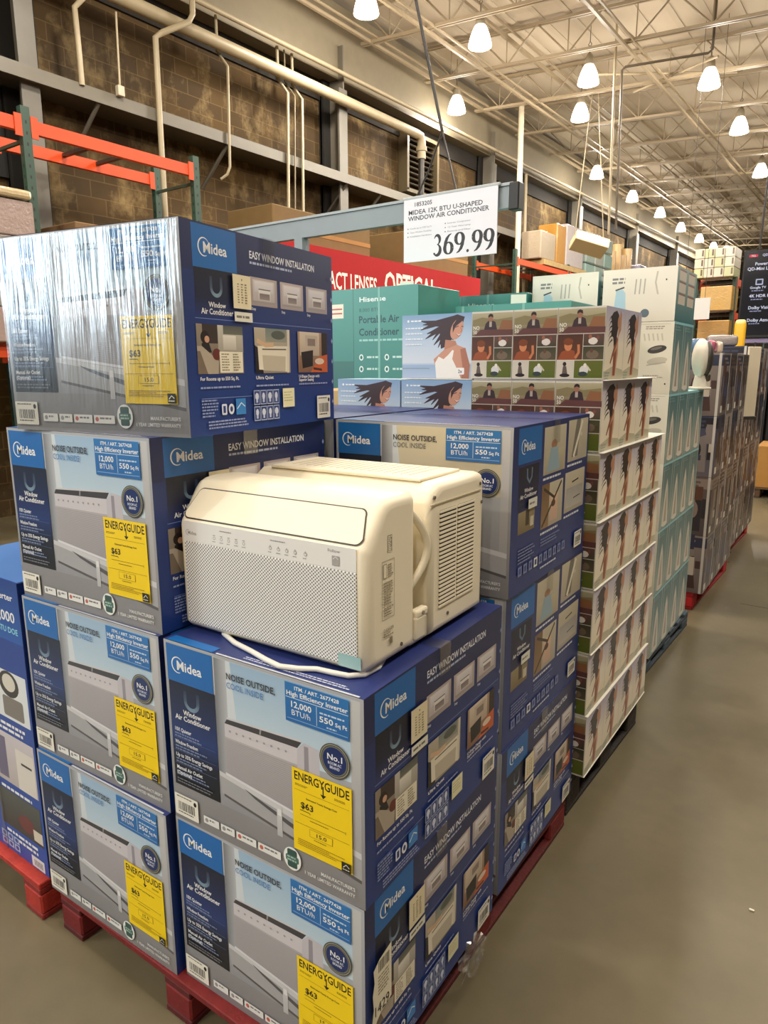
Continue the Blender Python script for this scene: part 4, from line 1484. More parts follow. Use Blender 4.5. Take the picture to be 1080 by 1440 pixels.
def art_photos():
    a = Art()
    w, h = JW, JH
    a.rect(0, 0, w, h, C(206, 202, 192))
    # man at a table under trees
    y0, y1 = h * 0.64, h * 0.975
    a.rect(0.001, y0, w - 0.001, y1, C(170, 162, 132), C(112, 98, 70))
    a.poly([(w * 0.02, y0 + h * 0.14), (w * 0.98, y0 + h * 0.14), (w * 0.98, y1 - h * 0.07), (w * 0.6, y1 - h * 0.10), (w * 0.25, y1 - h * 0.06), (w * 0.02, y1 - h * 0.10)], C(128, 118, 84))
    a.poly([(w * 0.66, y0 + h * 0.09), (w * 0.98, y0 + h * 0.09), (w * 0.98, y1 - h * 0.12), (w * 0.74, y1 - h * 0.11)], C(136, 92, 62))
    a.poly([(w * 0.06, y0), (w, y0), (w, y0 + h * 0.085), (w * 0.22, y0 + h * 0.095)], C(94, 58, 56))
    a.poly([(w * 0.30, y0 + h * 0.09), (w * 0.62, y0 + h * 0.09), (w * 0.58, y0 + h * 0.20), (w * 0.52, y0 + h * 0.22), (w * 0.40, y0 + h * 0.22), (w * 0.34, y0 + h * 0.18)], C(58, 42, 46))
    a.rect(w * 0.43, y0 + h * 0.13, w * 0.49, y0 + h * 0.22, C(170, 160, 150))
    a.ell(w * 0.46, y0 + h * 0.255, w * 0.058, h * 0.052, C(150, 104, 84))
    a.poly([(w * 0.395, y0 + h * 0.265), (w * 0.41, y0 + h * 0.31), (w * 0.46, y0 + h * 0.325), (w * 0.515, y0 + h * 0.31), (w * 0.525, y0 + h * 0.265), (w * 0.46, y0 + h * 0.285)], C(40, 30, 30))
    a.text('NO', w * 0.03, y0 + h * 0.095, h * 0.052, C(220, 216, 206), sx=0.9)
    a.text('50', w * 0.03, y0 + h * 0.030, h * 0.052, C(220, 216, 206), sx=0.9)
    # child with orange shirt, arm raised
    y0, y1 = h * 0.275, h * 0.628
    x1 = w * 0.55
    a.rect(0.001, y0, x1, y1, C(72, 44, 34), C(96, 56, 36))
    a.poly([(w * 0.02, y0), (w * 0.42, y0), (w * 0.38, y0 + h * 0.12), (w * 0.24, y0 + h * 0.15), (w * 0.10, y0 + h * 0.11)], C(146, 76, 46))
    a.ell(w * 0.24, y0 + h * 0.195, w * 0.085, h * 0.072, C(196, 126, 86))
    a.ell(w * 0.24, y0 + h * 0.250, w * 0.105, h * 0.050, C(116, 62, 34))
    a.path([(w * 0.40, y0 + h * 0.02), (w * 0.47, y0 + h * 0.10), (w * 0.46, y0 + h * 0.21)], w * 0.055, C(190, 120, 80))
    # two small ones on the right of it
    a.rect(x1 + 0.002, y0 + h * 0.19, w - 0.002, y1, C(92, 66, 60), C(70, 62, 48))
    a.ell(w * 0.76, y0 + h * 0.255, w * 0.10, h * 0.05, C(214, 206, 200), 9)
    a.ell(w * 0.70, y0 + h * 0.315, w * 0.035, h * 0.030, C(150, 96, 74))
    a.ell(w * 0.86, y0 + h * 0.30, w * 0.030, h * 0.030, C(120, 70, 60))
    a.rect(x1 + 0.002, y0, w - 0.002, y0 + h * 0.18, C(62, 62, 44), C(86, 78, 58))
    a.ell(w * 0.76, y0 + h * 0.07, w * 0.13, h * 0.06, C(112, 96, 80))
    a.ell(w * 0.74, y0 + h * 0.125, w * 0.035, h * 0.03, C(96, 66, 52))
    # bottom: figure in white, player on the grass
    y0, y1 = h * 0.02, h * 0.262
    a.rect(0.001, y0, w * 0.37, y1, C(196, 190, 176), C(206, 198, 182))
    a.ell(w * 0.18, y0 + h * 0.195, w * 0.04, h * 0.030, C(46, 34, 32))
    a.poly([(w * 0.13, y0 + h * 0.05), (w * 0.25, y0 + h * 0.05), (w * 0.22, y0 + h * 0.165), (w * 0.15, y0 + h * 0.165)], C(96, 84, 80))
    a.ell(w * 0.19, y0 + h * 0.035, w * 0.11, h * 0.026, C(40, 32, 32))
    a.rect(w * 0.39, y0, w - 0.002, y1, C(96, 100, 44), C(86, 100, 34))
    a.ell(w * 0.60, y0 + h * 0.11, w * 0.10, h * 0.065, C(206, 206, 204), 9)
    a.ell(w * 0.58, y0 + h * 0.055, w * 0.10, h * 0.035, C(52, 62, 66), 9)
    a.ell(w * 0.62, y0 + h * 0.175, w * 0.035, h * 0.030, C(222, 216, 206))
    a.path([(w * 0.66, y0 + h * 0.17), (w * 0.74, y0 + h * 0.10)], w * 0.03, C(200, 190, 170))
    a.rect(0, h * 0.632, w, h * 0.637, C(190, 172, 164))
    return a


def carton(name, label, cat, loc, size, cols, arts, rz=0.0, group=None, r=0.003, mat=None, part='printed_case'):
    """plain printed carton; loc is the middle of its base; arts: {'front': art, 'right': art, 'top': art}"""
    t = thing(name, label, cat, loc, rz, group)
    w, d, h = size
    b = MB().rbox((0, 0, h / 2), size, r, cols, 1)
    if 'front' in arts:
        b.art(arts['front'], (-w / 2, -d / 2, 0), *FRONT)
    if 'right' in arts:
        b.art(arts['right'], (w / 2, -d / 2, 0), *RIGHT)
    if 'top' in arts:
        b.art(arts['top'], (-w / 2, -d / 2, h), *TOP)
    b.build(part, mat or PRINT, t)
    return t


JROT = R_(1.6)
jc, js = math.cos(JROT), math.sin(JROT)
JX, JY = -0.040, 1.495
HW, HD = 0.338, 0.235


def jpos(k, j, z, dx=0.0):
    lx, ly = -(k + 0.5) * (JW + 0.002) + dx, (j + 0.5) * JD
    return (JX + jc * lx - js * ly, JY + js * lx + jc * ly, z)


runner0 = None
pos_j = ['nearest', 'second', 'third', 'fourth']
for lev in range(7):
    nj = {6: 2, 5: 3}.get(lev, 4)
    for k in range(3):
        for j in range(nj if k == 0 else 1):
            tier = ORD[lev + 1] + ' tier from the floor'
            if k == 0:
                lab = 'white running woman carton, %s along the aisle, %s' % (pos_j[j], tier)
            else:
                lab = 'carton with family photo front, %s from the aisle, %s' % (pos_j[k], tier)
            z = JZ + lev * JT
            dx = (0.004, -0.003, 0.002, 0.0, -0.004, -0.010, -0.012)[lev]
            if runner0 is None:
                runner0 = carton('blender_carton', lab, 'box', jpos(k, j, z, dx), (JW, JD - 0.002, JH),
                                 [C(206, 202, 192), C(226, 214, 196), C(200, 190, 176), C(214, 204, 186), C(228, 222, 208), C(190, 170, 140)],
                                 {'front': art_photos(), 'right': art_runner()}, JROT, 'running woman cartons')
            else:
                dup(runner0, lab, jpos(k, j, z, dx), JROT)
for lev in range(7):
    nj = {6: 3, 5: 4}.get(lev, 4)
    z = JZ + lev * JT - 0.0052
    ly0, ly1 = 0.004, (4 if lev < 6 else 3) * JD + 0.004
    for lx0, lx1, lyb, what in ((-0.535, 0.007, ly1, 'running woman'), (-1.235, -0.540, HD + 0.012, 'dark-haired woman')):
        if lev == 6 and lyb < ly1:
            lx0 = -0.885
        cx, cy = (lx0 + lx1) / 2, (ly0 + lyb) / 2
        t = thing('layer_sheet', 'white cardboard sheet under the %s tier of %s cartons' % (ORD[lev + 1], what), 'cardboard sheet',
                  (JX + jc * cx - js * cy, JY + js * cx + jc * cy, z), JROT, 'white layer sheets between the tiers')
        MB().rbox((0, 0, 0.002), (lx1 - lx0, lyb - ly0, 0.0036), 0.001, C(236, 232, 222), 1).build('sheet', LABEL, t)


def art_hair(w, h):
    """woman with hair blown to the left, white top, sea behind"""
    a = Art()
    a.grad(0, 0, w, h, [(0, C(128, 160, 196)), (0.35, C(176, 196, 218)), (0.75, C(206, 214, 224)), (0.80, C(150, 176, 206)), (1, C(176, 192, 216))])
    a.rect(w * 0.0, h * 0.145, w * 0.40, h * 0.165, C(140, 156, 176))
    hair = C(62, 44, 48)
    base = (w * 0.66, h * 0.82)
    for k, (ex, ey) in enumerate(((0.26, 0.90), (0.30, 0.84), (0.27, 0.76), (0.36, 0.70), (0.34, 0.62), (0.44, 0.60), (0.46, 0.52), (0.52, 0.48))):
        mx, my = (base[0] * 0.55 + w * ex * 0.45), (base[1] * 0.5 + h * ey * 0.5 + h * 0.03 * (k % 3))
        a.path([(w * 0.74, h * (0.90 - 0.035 * k)), (mx, my), (w * ex, h * ey)], h * 0.13, hair, [1.0, 0.62, 0.08])
    a.poly([(w * 0.56, h * 0.46), (w * 0.54, h * 0.70), (w * 0.66, h * 0.94), (w * 0.78, h * 0.98), (w * 0.88, h * 0.94), (w * 0.86, h * 0.86), (w * 0.72, h * 0.62), (w * 0.64, h * 0.50)], hair)
    sk = C(198, 146, 122)
    a.poly([(w * 0.62, h * 0.60), (w * 0.76, h * 0.58), (w * 0.80, h * 0.46), (w * 0.60, h * 0.36)], C(180, 126, 102))
    a.ell(w * 0.775, h * 0.755, w * 0.078, h * 0.165, sk, 28, -0.42)
    a.poly([(w * 0.72, h * 0.82), (w * 0.79, h * 0.93), (w * 0.88, h * 0.93), (w * 0.84, h * 0.87), (w * 0.76, h * 0.80), (w * 0.72, h * 0.70)], hair)
    a.path([(w * 0.755, h * 0.785), (w * 0.80, h * 0.805)], h * 0.012, C(70, 44, 42))
    a.path([(w * 0.835, h * 0.80), (w * 0.862, h * 0.79)], h * 0.012, C(70, 44, 42))
    a.path([(w * 0.825, h * 0.785), (w * 0.845, h * 0.725), (w * 0.825, h * 0.715)], h * 0.012, C(168, 112, 92))
    a.path([(w * 0.770, h * 0.690), (w * 0.800, h * 0.665), (w * 0.832, h * 0.680)], h * 0.022, C(232, 214, 206), [0.4, 1, 0.4])
    a.path([(w * 0.770, h * 0.684), (w * 0.800, h * 0.652), (w * 0.832, h * 0.672)], h * 0.010, C(150, 66, 62))
    a.poly([(w * 0.46, h * 0.30), (w * 0.60, h * 0.44), (w * 0.78, h * 0.52), (w * 0.90, h * 0.46), (w * 0.94, h * 0.20), (w * 0.95, 0), (w * 0.52, 0)], sk)
    a.poly([(w * 0.48, h * 0.24), (w * 0.53, h * 0.34), (w * 0.60, h * 0.30), (w * 0.66, h * 0.36), (w * 0.72, h * 0.44), (w * 0.74, h * 0.43), (w * 0.72, h * 0.30), (w * 0.80, h * 0.12), (w * 0.84, 0), (w * 0.50, 0)], C(236, 232, 226))
    a.path([(w * 0.86, h * 0.46), (w * 0.91, h * 0.20), (w * 0.90, 0)], w * 0.10, C(168, 112, 92), [0.7, 1, 1])
    a.rrect(w * 0.78, h * 0.06, w * 0.885, h * 0.165, 0.004, C(236, 234, 232))
    a.text('2x', w * 0.83, h * 0.085, h * 0.05, C(60, 58, 64), 'c')
    a.ell(w * 0.09, h * 0.905, w * 0.016, h * 0.02, C(235, 240, 246), 10)
    a.lines(w * 0.13, h * 0.915, w * 0.16, h * 0.022, 1, C(235, 240, 246), 1.8, 0.05)
    for k in range(4):
        a.lines(w * 0.05, h * (0.80 - 0.085 * k), w * 0.26, h * 0.018, 1, C(232, 238, 246), 1.8, 0.2)
    return a


HW, HD = 0.338, 0.235
ha = art_hair(HW, JH)
hair0 = None
for k, (lev, i, lab) in enumerate([(6, 0, 'blue carton picturing a dark-haired woman, topmost beside the family photo cartons'),
                                   (5, 0, 'blue carton picturing a dark-haired woman, under the topmost one of its kind'),
                                   (5, 1, 'blue carton picturing a dark-haired woman, leftmost, beside the teal carton')]
                                  + [(l, i, 'blue dark-haired woman carton, %s in the %s tier from the floor' % (('nearer the aisle', 'farther from the aisle')[i], ORD[l + 1])) for l in range(5) for i in range(2)]):
    lx, ly = -0.540 - HW / 2 - i * (HW + 0.008), HD / 2 + (0.0 if lev < 6 else 0.006)
    p = (JX + jc * lx - js * ly, JY + js * lx + jc * ly, JZ + lev * JT)
    if hair0 is None:
        hair0 = carton('hair_dryer_carton', lab, 'box', p, (HW, HD, JH), [C(180, 196, 216), C(150, 176, 200), C(170, 190, 210), C(150, 176, 200), C(170, 200, 212), C(170, 150, 120)], {'front': ha}, JROT, 'blue cartons with the dark-haired woman')
        for o in hair0.children:
            o.name = 'printed_case'
    else:
        dup(hair0, lab, p, JROT)
# low bundle of tan card beside the leftmost one
a = Art()
t = thing('card_bundle', 'tan cardboard corner piece standing left of the blue cartons', 'cardboard', (-1.345, 1.62, 1.60), R_(3))
MB().rbox((0, 0, 0.06), (0.10, 0.20, 0.12), 0.01, C(190, 164, 120), 1).build('card', MATTE, t)
t = thing('card_bundle_support', 'carton under the tan cardboard corner piece', 'box', (-1.36, 1.62, 0.0), R_(3))
MB().rbox((0, 0, 0.7995), (0.14, 0.24, 1.599), 0.004, C(128, 150, 164), 1).build('case', PRINT, t)


# ------------------------------------------------------------------ teal portable air conditioner cartons
def art_teal(w, h):
    a = Art()
    T0, T1 = C(78, 146, 138), C(48, 108, 106)
    a.rect(0, 0, w, h, T0, T1)
    a.rect(w * 0.335, 0, w * 0.34, h, C(40, 90, 90))
    a.rect(0, 0, w * 0.335, h * 0.62, C(60, 112, 108), C(44, 92, 90))
    a.rect(w * 0.06, h * 0.85, w * 0.23, h * 0.925, C(226, 224, 206))
    a.rect(w * 0.075, h * 0.872, w * 0.215, h * 0.880, C(180, 92, 84))
    a.rect(w * 0.075, h * 0.895, w * 0.215, h * 0.903, C(180, 92, 84))
    a.text('Hisense', w * 0.40, h * 0.930, h * 0.024, C(226, 240, 238), width=w * 0.28)
    a.text('8,000 BTU', w * 0.40, h * 0.878, h * 0.018, C(36, 84, 84), width=w * 0.22, bold=False)
    a.text('Portable Air', w * 0.395, h * 0.820, h * 0.036, C(24, 66, 72), width=w * 0.42)
    a.text('Conditioner', w * 0.395, h * 0.755, h * 0.036, C(24, 66, 72), width=w * 0.42)
    a.lines(w * 0.40, h * 0.735, w * 0.46, h * 0.010, 1, C(150, 200, 196), 1.8, 0.05)
    for r in range(2):
        for c in range(2):
            x, y = w * (0.42 + 0.27 * c), h * (0.640 - 0.062 * r)
            a.ell(x, y, h * 0.015, h * 0.017, C(214, 232, 230), 12)
            a.ell(x, y, h * 0.008, h * 0.010, T1, 12)
            a.lines(x + w * 0.06, y + h * 0.006, w * 0.14, h * 0.010, 1, C(190, 220, 216), 1.8, 0.1)
    a.lines(w * 0.02, h * 0.61, w * 0.10, h * 0.010, 1, C(200, 226, 222))
    for x in (w * 0.06, w * 0.60):
        a.rect(x, 0, x + w * 0.022, h, C(120, 176, 168))
    return a


TW, TD, TH = 0.66, 0.45, 1.055
teal = carton('portable_air_conditioner_carton', 'tall teal portable air conditioner carton behind the askew top box', 'box', (-1.655, 2.43, 1.197), (TW, TD, TH),
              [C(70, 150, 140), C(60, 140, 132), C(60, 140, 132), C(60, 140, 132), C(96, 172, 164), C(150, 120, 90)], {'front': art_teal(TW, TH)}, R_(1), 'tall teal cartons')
dup(teal, 'tall teal carton on the floor under the visible one', (-1.655, 2.43, 0.14), R_(1))
dup(teal, 'tall teal carton of which only the top shows behind the dark-haired woman cartons', (-1.385, 3.19, 1.197), R_(2))
dup(teal, 'tall teal carton on the pallet under the farther one', (-1.385, 3.19, 0.14), R_(2))
dup(teal, 'pale topped teal carton just behind the topmost dark-haired woman carton', (-0.91, 2.69, 1.09), R_(2))
pallet('pallet', 'dark pallet under the tall teal cartons', -2.08, 2.18, -1.25, 3.44, 0, 0.139, C(60, 52, 44), C(48, 42, 36))
t = thing('case_stack_base', 'plain pale case under the pale topped teal carton', 'box', (-0.91, 2.69, 0.0), R_(2))
MB().rbox((0, 0, 0.5445), (TW, TD, 1.089), 0.004, C(150, 170, 168), 1).build('case', PRINT, t)
for x, y, z, lab in ((-1.66, 2.60, 2.2535, 'small white slip standing on the teal carton before the red sign'), (-0.98, 2.72, 2.146, 'small white slip standing before the end of the red sign')):
    t = thing('paper_slip', lab, 'paper', (x, y, z), R_(20))
    MB().box((0, 0, 0.035), (0.085, 0.002, 0.07), C(222, 218, 210)).build('sheet', LABEL, t)

# ------------------------------------------------------------------ teal fan cartons down the aisle
KW, KD, KH = 0.39, 0.25, 0.388


def art_fan_front():
    a = Art()
    w, h = KW, KH
    a.rect(0, 0, w, h, C(226, 220, 206), C(214, 206, 190))
    a.lines(w * 0.62, h * 0.94, w * 0.28, h * 0.014, 2, C(150, 140, 130))
    for k in range(5):
        a.path([(w * (0.60 + 0.06 * k), h * 0.84), (w * (0.62 + 0.06 * k), h * 0.74)], w * 0.02, C(196, 188, 174))
    a.ell(w * 0.79, h * 0.62, w * 0.13, h * 0.052, C(62, 58, 58), 22, 0.2)
    a.ell(w * 0.78, h * 0.635, w * 0.08, h * 0.02, C(112, 106, 100), 16, 0.2)
    a.ell(w * 0.80, h * 0.46, w * 0.14, h * 0.05, C(190, 182, 168), 18, 0.15)
    a.path([(w * 0.66, h * 0.40), (w * 0.92, h * 0.44)], w * 0.014, C(168, 160, 150))
    a.lines(w * 0.62, h * 0.26, w * 0.30, h * 0.012, 2, C(160, 150, 138))
    a.ell(w * 0.93, h * 0.14, w * 0.012, h * 0.012, C(60, 56, 56), 8)
    a.ell(w * 0.25, h * 0.55, w * 0.13, h * 0.24, C(206, 214, 214), 24)
    a.rect(w * 0.05, h * 0.965, w * 0.95, h * 0.97, C(190, 184, 172))
    return a


def art_fan_side():
    a = Art()
    w, h = KD, KH
    a.grad(0, 0, w, h, [(0, C(78, 118, 124)), (0.35, C(104, 136, 138)), (0.8, C(160, 174, 168)), (1, C(136, 160, 158))])
    a.lines(w * 0.1, h * 0.94, w * 0.7, h * 0.02, 2, C(120, 160, 164))
    a.poly([(w * 0.20, h * 0.05), (w * 0.28, h * 0.30), (w * 0.38, h * 0.60), (w * 0.50, h * 0.76), (w * 0.62, h * 0.60), (w * 0.72, h * 0.30), (w * 0.80, h * 0.05)], C(222, 216, 204))
    a.poly([(w * 0.42, h * 0.10), (w * 0.46, h * 0.40), (w * 0.54, h * 0.62), (w * 0.58, h * 0.34), (w * 0.60, h * 0.10)], C(172, 160, 148))
    a.ell(w * 0.52, h * 0.06, w * 0.26, h * 0.035, C(230, 226, 216), 16)
    a.rect(w * 0.92, 0, w * 0.96, h, C(176, 202, 198))  # pale streaks here and below: shine on the wrapping film, painted in
    a.rect(w * 0.12, 0, w * 0.15, h, C(190, 208, 204))
    a.rect(0, h * 0.965, w, h, C(150, 210, 220))
    return a


def art_lid_box(w, h):
    a = Art()
    a.rect(0, 0, w, h, C(232, 226, 214), C(220, 212, 198))
    a.poly([(w * 0.16, h * 0.10), (w * 0.34, h * 0.10), (w * 0.32, h * 0.55), (w * 0.28, h * 0.62), (w * 0.19, h * 0.60)], C(168, 200, 216))
    a.path([(w * 0.18, h * 0.61), (w * 0.30, h * 0.66)], h * 0.03, C(70, 76, 84))
    a.lines(w * 0.13, h * 0.84, w * 0.18, h * 0.04, 2, C(130, 128, 130), 1.7, 0.05)
    for k in range(3):
        a.path([(w * (0.46 + 0.06 * k), h * 0.80), (w * (0.45 + 0.06 * k), h * 0.52)], w * 0.018, C(176, 170, 164))
    a.path([(w * 0.74, h * 0.92), (w * 0.72, h * 0.72), (w * 0.76, h * 0.50)], w * 0.022, C(190, 182, 172))
    a.ell(w * 0.86, h * 0.76, w * 0.010, h * 0.018, C(60, 52, 50), 8)
    a.ell(w * 0.60, h * 0.16, w * 0.06, h * 0.08, C(96, 110, 122), 14)
    return a


def art_lid_side(w, h):
    a = Art()
    a.rect(0, 0, w, h, C(150, 178, 178), C(66, 118, 124))
    for c in range(2):
        for r in range(3):
            a.rect(w * (0.10 + 0.46 * c), h * (0.32 + 0.22 * r), w * (0.44 + 0.46 * c), h * (0.50 + 0.22 * r), C(214, 204, 190))
            a.rect(w * (0.10 + 0.46 * c), h * (0.49 + 0.22 * r), w * (0.44 + 0.46 * c), h * (0.52 + 0.22 * r), C(150, 96, 86))
    return a


KX, KY = -0.205, 3.02
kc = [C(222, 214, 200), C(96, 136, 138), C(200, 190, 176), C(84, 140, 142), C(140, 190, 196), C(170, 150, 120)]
fan0 = None
KROT = R_(2.0)
for lev in range(5):
    nk = 2 if lev == 4 else 4
    for j in range(nk):
        ly = (j + 0.5) * (KD + 0.002)
        p = (KX - KW / 2 - math.sin(KROT) * ly, KY + ly, 0.112 + lev * (KH + 0.001))
        lab = 'teal sided fan carton, %s along the aisle in the %s tier up' % (pos_j[j], ORD[lev + 1])
        if fan0 is None:
            fan0 = carton('fan_carton', lab, 'box', p, (KW, KD, KH), kc, {'front': art_fan_front(), 'right': art_fan_side()}, KROT, 'teal fan cartons')
        else:
            dup(fan0, lab, p, KROT)
for lev in range(5):
    p = (KX - KW * 1.5 - 0.03, KY + 0.14, 0.112 + lev * (KH + 0.001))
    dup(fan0, 'teal fan carton away from the aisle in the %s tier up' % ORD[lev + 1], p, KROT)
lw, ld, lh = 0.395, 0.50, 0.285
lid = carton('fan_carton', 'white fronted carton with a blue bottle picture, topmost by the aisle', 'box', (KX - lw / 2 - 0.012, KY + ld / 2, 2.058), (lw, ld, lh),
             kc, {'front': art_lid_box(lw, lh), 'right': art_lid_side(ld, lh)}, KROT, 'white cartons with a blue bottle picture')
dup(lid, 'white fronted carton with a blue bottle picture, topmost on the left', (KX - lw * 1.5 - 0.045, KY + ld / 2, 2.058), KROT)
# clear strapping film edges
# ------------------------------------------------------------------ display fan on the cartons
t = thing('tabletop_fan', 'white oval headed display fan standing on the teal cartons', 'fan', (-0.252, 3.955, 0.112 + 4 * (KH + 0.001)), R_(24))
MB().rbox((0, 0, 0.008), (0.11, 0.17, 0.016), 0.006, C(232, 226, 214), 3, 0, True).build('base', PLASTIC, t)
b = MB().lathe((0, 0, 0.015), [(0.045, 0), (0.042, 0.03), (0.034, 0.075), (0.0, 0.08)], C(228, 222, 210), 20)
b.build('neck', PLASTIC, t)
bm = bmesh.new()
bmesh.ops.create_uvsphere(bm, u_segments=28, v_segments=18, radius=1.0)
b = MB()
vs = [(v.co.x * 0.052 - 0.008, v.co.y * 0.10, 0.200 + v.co.z * 0.125) for v in bm.verts]
b.add(vs, [tuple(v.index for v in f.verts) for f in bm.faces], C(236, 230, 218), 0, True)
b.build('head', PLASTIC, t)
b = MB()
vs = [(v.co.x * 0.035 + 0.030, v.co.y * 0.09, 0.198 + v.co.z * 0.112) for v in bm.verts]
b.add(vs, [tuple(v.index for v in f.verts) for f in bm.faces], C(66, 62, 58), 0, True)
b.build('rear_grille', PLASTIC, t)['label'] = 'dark rear grille'
bm.free()
b = MB().rbox((0.035, 0.0, 0.075), (0.05, 0.05, 0.05), 0.012, C(70, 60, 50), 2)
b.build('pivot', PLASTIC, t)

# ------------------------------------------------------------------ mixed goods on red pallets farther down
GOODS = [((130, 120, 118), (68, 47, 47), (44, 47, 72)), ((145, 133, 126), (88, 60, 53), (155, 146, 144)), ((97, 86, 85), (44, 40, 47), (137, 122, 114)),
         ((81, 69, 66), (140, 129, 127), (51, 36, 33)), ((51, 56, 83), (125, 115, 114), (29, 28, 39)), ((152, 144, 144), (103, 72, 60), (62, 57, 63))]


def art_goods(w, h, p, seed):
    rnd = random.Random(seed)
    a = Art()
    c0, c1, c2 = (C(*q) for q in p)
    a.rect(0, 0, w, h, c0, mix(c0, c1, 0.5))
    a.rect(0, h * 0.80, w, h * 0.97, c2)
    a.lines(w * 0.08, h * 0.93, w * 0.7, h * 0.035, 2, c0)
    a.poly([(w * 0.2, h * 0.08), (w * 0.8, h * 0.08), (w * (0.6 + 0.2 * rnd.random()), h * 0.70), (w * 0.35, h * (0.55 + 0.2 * rnd.random()))], c1)
    a.ell(w * (0.35 + 0.3 * rnd.random()), h * (0.3 + 0.3 * rnd.random()), w * 0.16, h * 0.16, c2, 14)
    for k in range(9):
        x, y = rnd.random() * 0.85, rnd.random() * 0.75
        cc = (c0, c1, c2, C(30, 26, 28), C(190, 180, 168), C(92, 60, 46), C(64, 70, 104))[rnd.randrange(7)]
        a.rect(w * x, h * y, w * (x + 0.06 + 0.22 * rnd.random()), h * (y + 0.08 + 0.25 * rnd.random()), cc)
    a.rect(w * 0.90, 0, w * 0.96, h, C(196, 192, 188))
    a.rect(w * 0.06, h * 0.05, w * 0.30, h * 0.16, C(224, 220, 212))
    return a


gi = 0
protos = {}
spots = []
for j in range(4):
    for lev in range(4):
        spots.append((-0.36 - 0.012 * j, 4.56 + 0.325 * j, 0.141 + lev * 0.442, (0.30, 0.315, 0.440), (j * 3 + lev * 2) % 6, j, lev, 'nearer'))
for j in range(4):
    for lev in range(4):
        spots.append((-0.46 - 0.012 * j, 6.12 + 0.385 * j, 0.141 + lev * 0.462, (0.34, 0.365, 0.460), (j + lev * 3 + 1) % 6, j, lev, 'farther'))
for x, y, z, sz, kind, j, lev, which in spots:
    lab = 'mixed goods carton, %s along the aisle and %s up on the %s red pallet' % (pos_j[j], ORD[lev + 1], which)
    key = (kind, sz)
    if key in protos:
        dup(protos[key], lab, (x - sz[0] / 2 + 0.15, y, z), R_(2))
    else:
        w, d, h = sz
        cc = C(*GOODS[kind][0])
        t = thing('merchandise_carton', lab, 'box', (x - sz[0] / 2 + 0.15, y, z), R_(2), 'mixed goods cartons down the aisle')
        b = MB().rbox((0, 0, h / 2), sz, 0.004, cc, 1)
        b.art(art_goods(w, h, GOODS[kind], kind + 50), (-w / 2, -d / 2, 0), *FRONT)
        b.art(art_goods(d, h, GOODS[kind], kind), (w / 2, -d / 2, 0), *RIGHT)
        b.build('printed_case', PRINT, t)
        protos[key] = t
# bright packs lying on top
for k, (x, y, z, c, lab) in enumerate(((-0.50, 4.62, 1.911, (84, 118, 160), 'blue pack lying on top of the nearer mixed goods'),
                                       (-0.50, 4.95, 1.911, (196, 96, 128), 'pink pack lying on top of the mixed goods'),
                                       (-0.52, 5.30, 1.911, (210, 196, 176), 'cream pack lying on top of the mixed goods'),
                                       (-0.58, 6.20, 1.991, (150, 140, 136), 'grey pack lying on top of the farther mixed goods'))):
    t = thing('soft_pack', lab, 'packet', (x, y, z), R_(5 * k), 'packs on top of the mixed goods')
    MB().rbox((0, 0, 0.05), (0.26, 0.28, 0.10), 0.03, C(*c), 3, 0, True).build('wrapper', WRAP, t)
t = thing('price_board', 'tall narrow cream board hanging in front of the mixed goods', 'board', (-0.26, 5.98, 1.36), R_(55))
MB().rbox((0, 0, 0.31), (0.14, 0.02, 0.62), 0.004, C(226, 214, 190), 1).build('panel', LABEL, t)
MB().rbox((0, 0, 0.0), (0.16, 0.03, 0.03), 0.004, C(60, 56, 54), 1).build('foot_clip', PLASTIC, t)
MB().cyl((0, 0.0, 0.60), (0, 0.0, 0.66), 0.006, C(60, 56, 54)).build('hook', PLASTIC, t)

# ------------------------------------------------------------------ price sign on its steel frame
STEEL = C(132, 142, 148)
t = thing('sign_frame', 'grey steel gooseneck bar that carries the price sign', 'sign frame', (0, 0, 0))
MB().box((-2.35, 2.62, 2.71), (2.75, 0.045, 0.11), STEEL).box((-2.35, 2.62, 2.775), (2.75, 0.06, 0.015), C(158, 166, 170)).build('cross_bar', PAINT, t)
MB().box((-2.52, 2.62, 1.33), (0.07, 0.07, 2.65), STEEL).build('post', PAINT, t)
MB().box((-2.52, 2.62, 0.01), (0.30, 0.30, 0.02), STEEL).build('base_plate', PAINT, t)
MB().rbox((-0.965, 2.62, 2.71), (0.06, 0.07, 0.14), 0.006, C(30, 28, 28), 1).build('end_cap', PLASTIC, t)


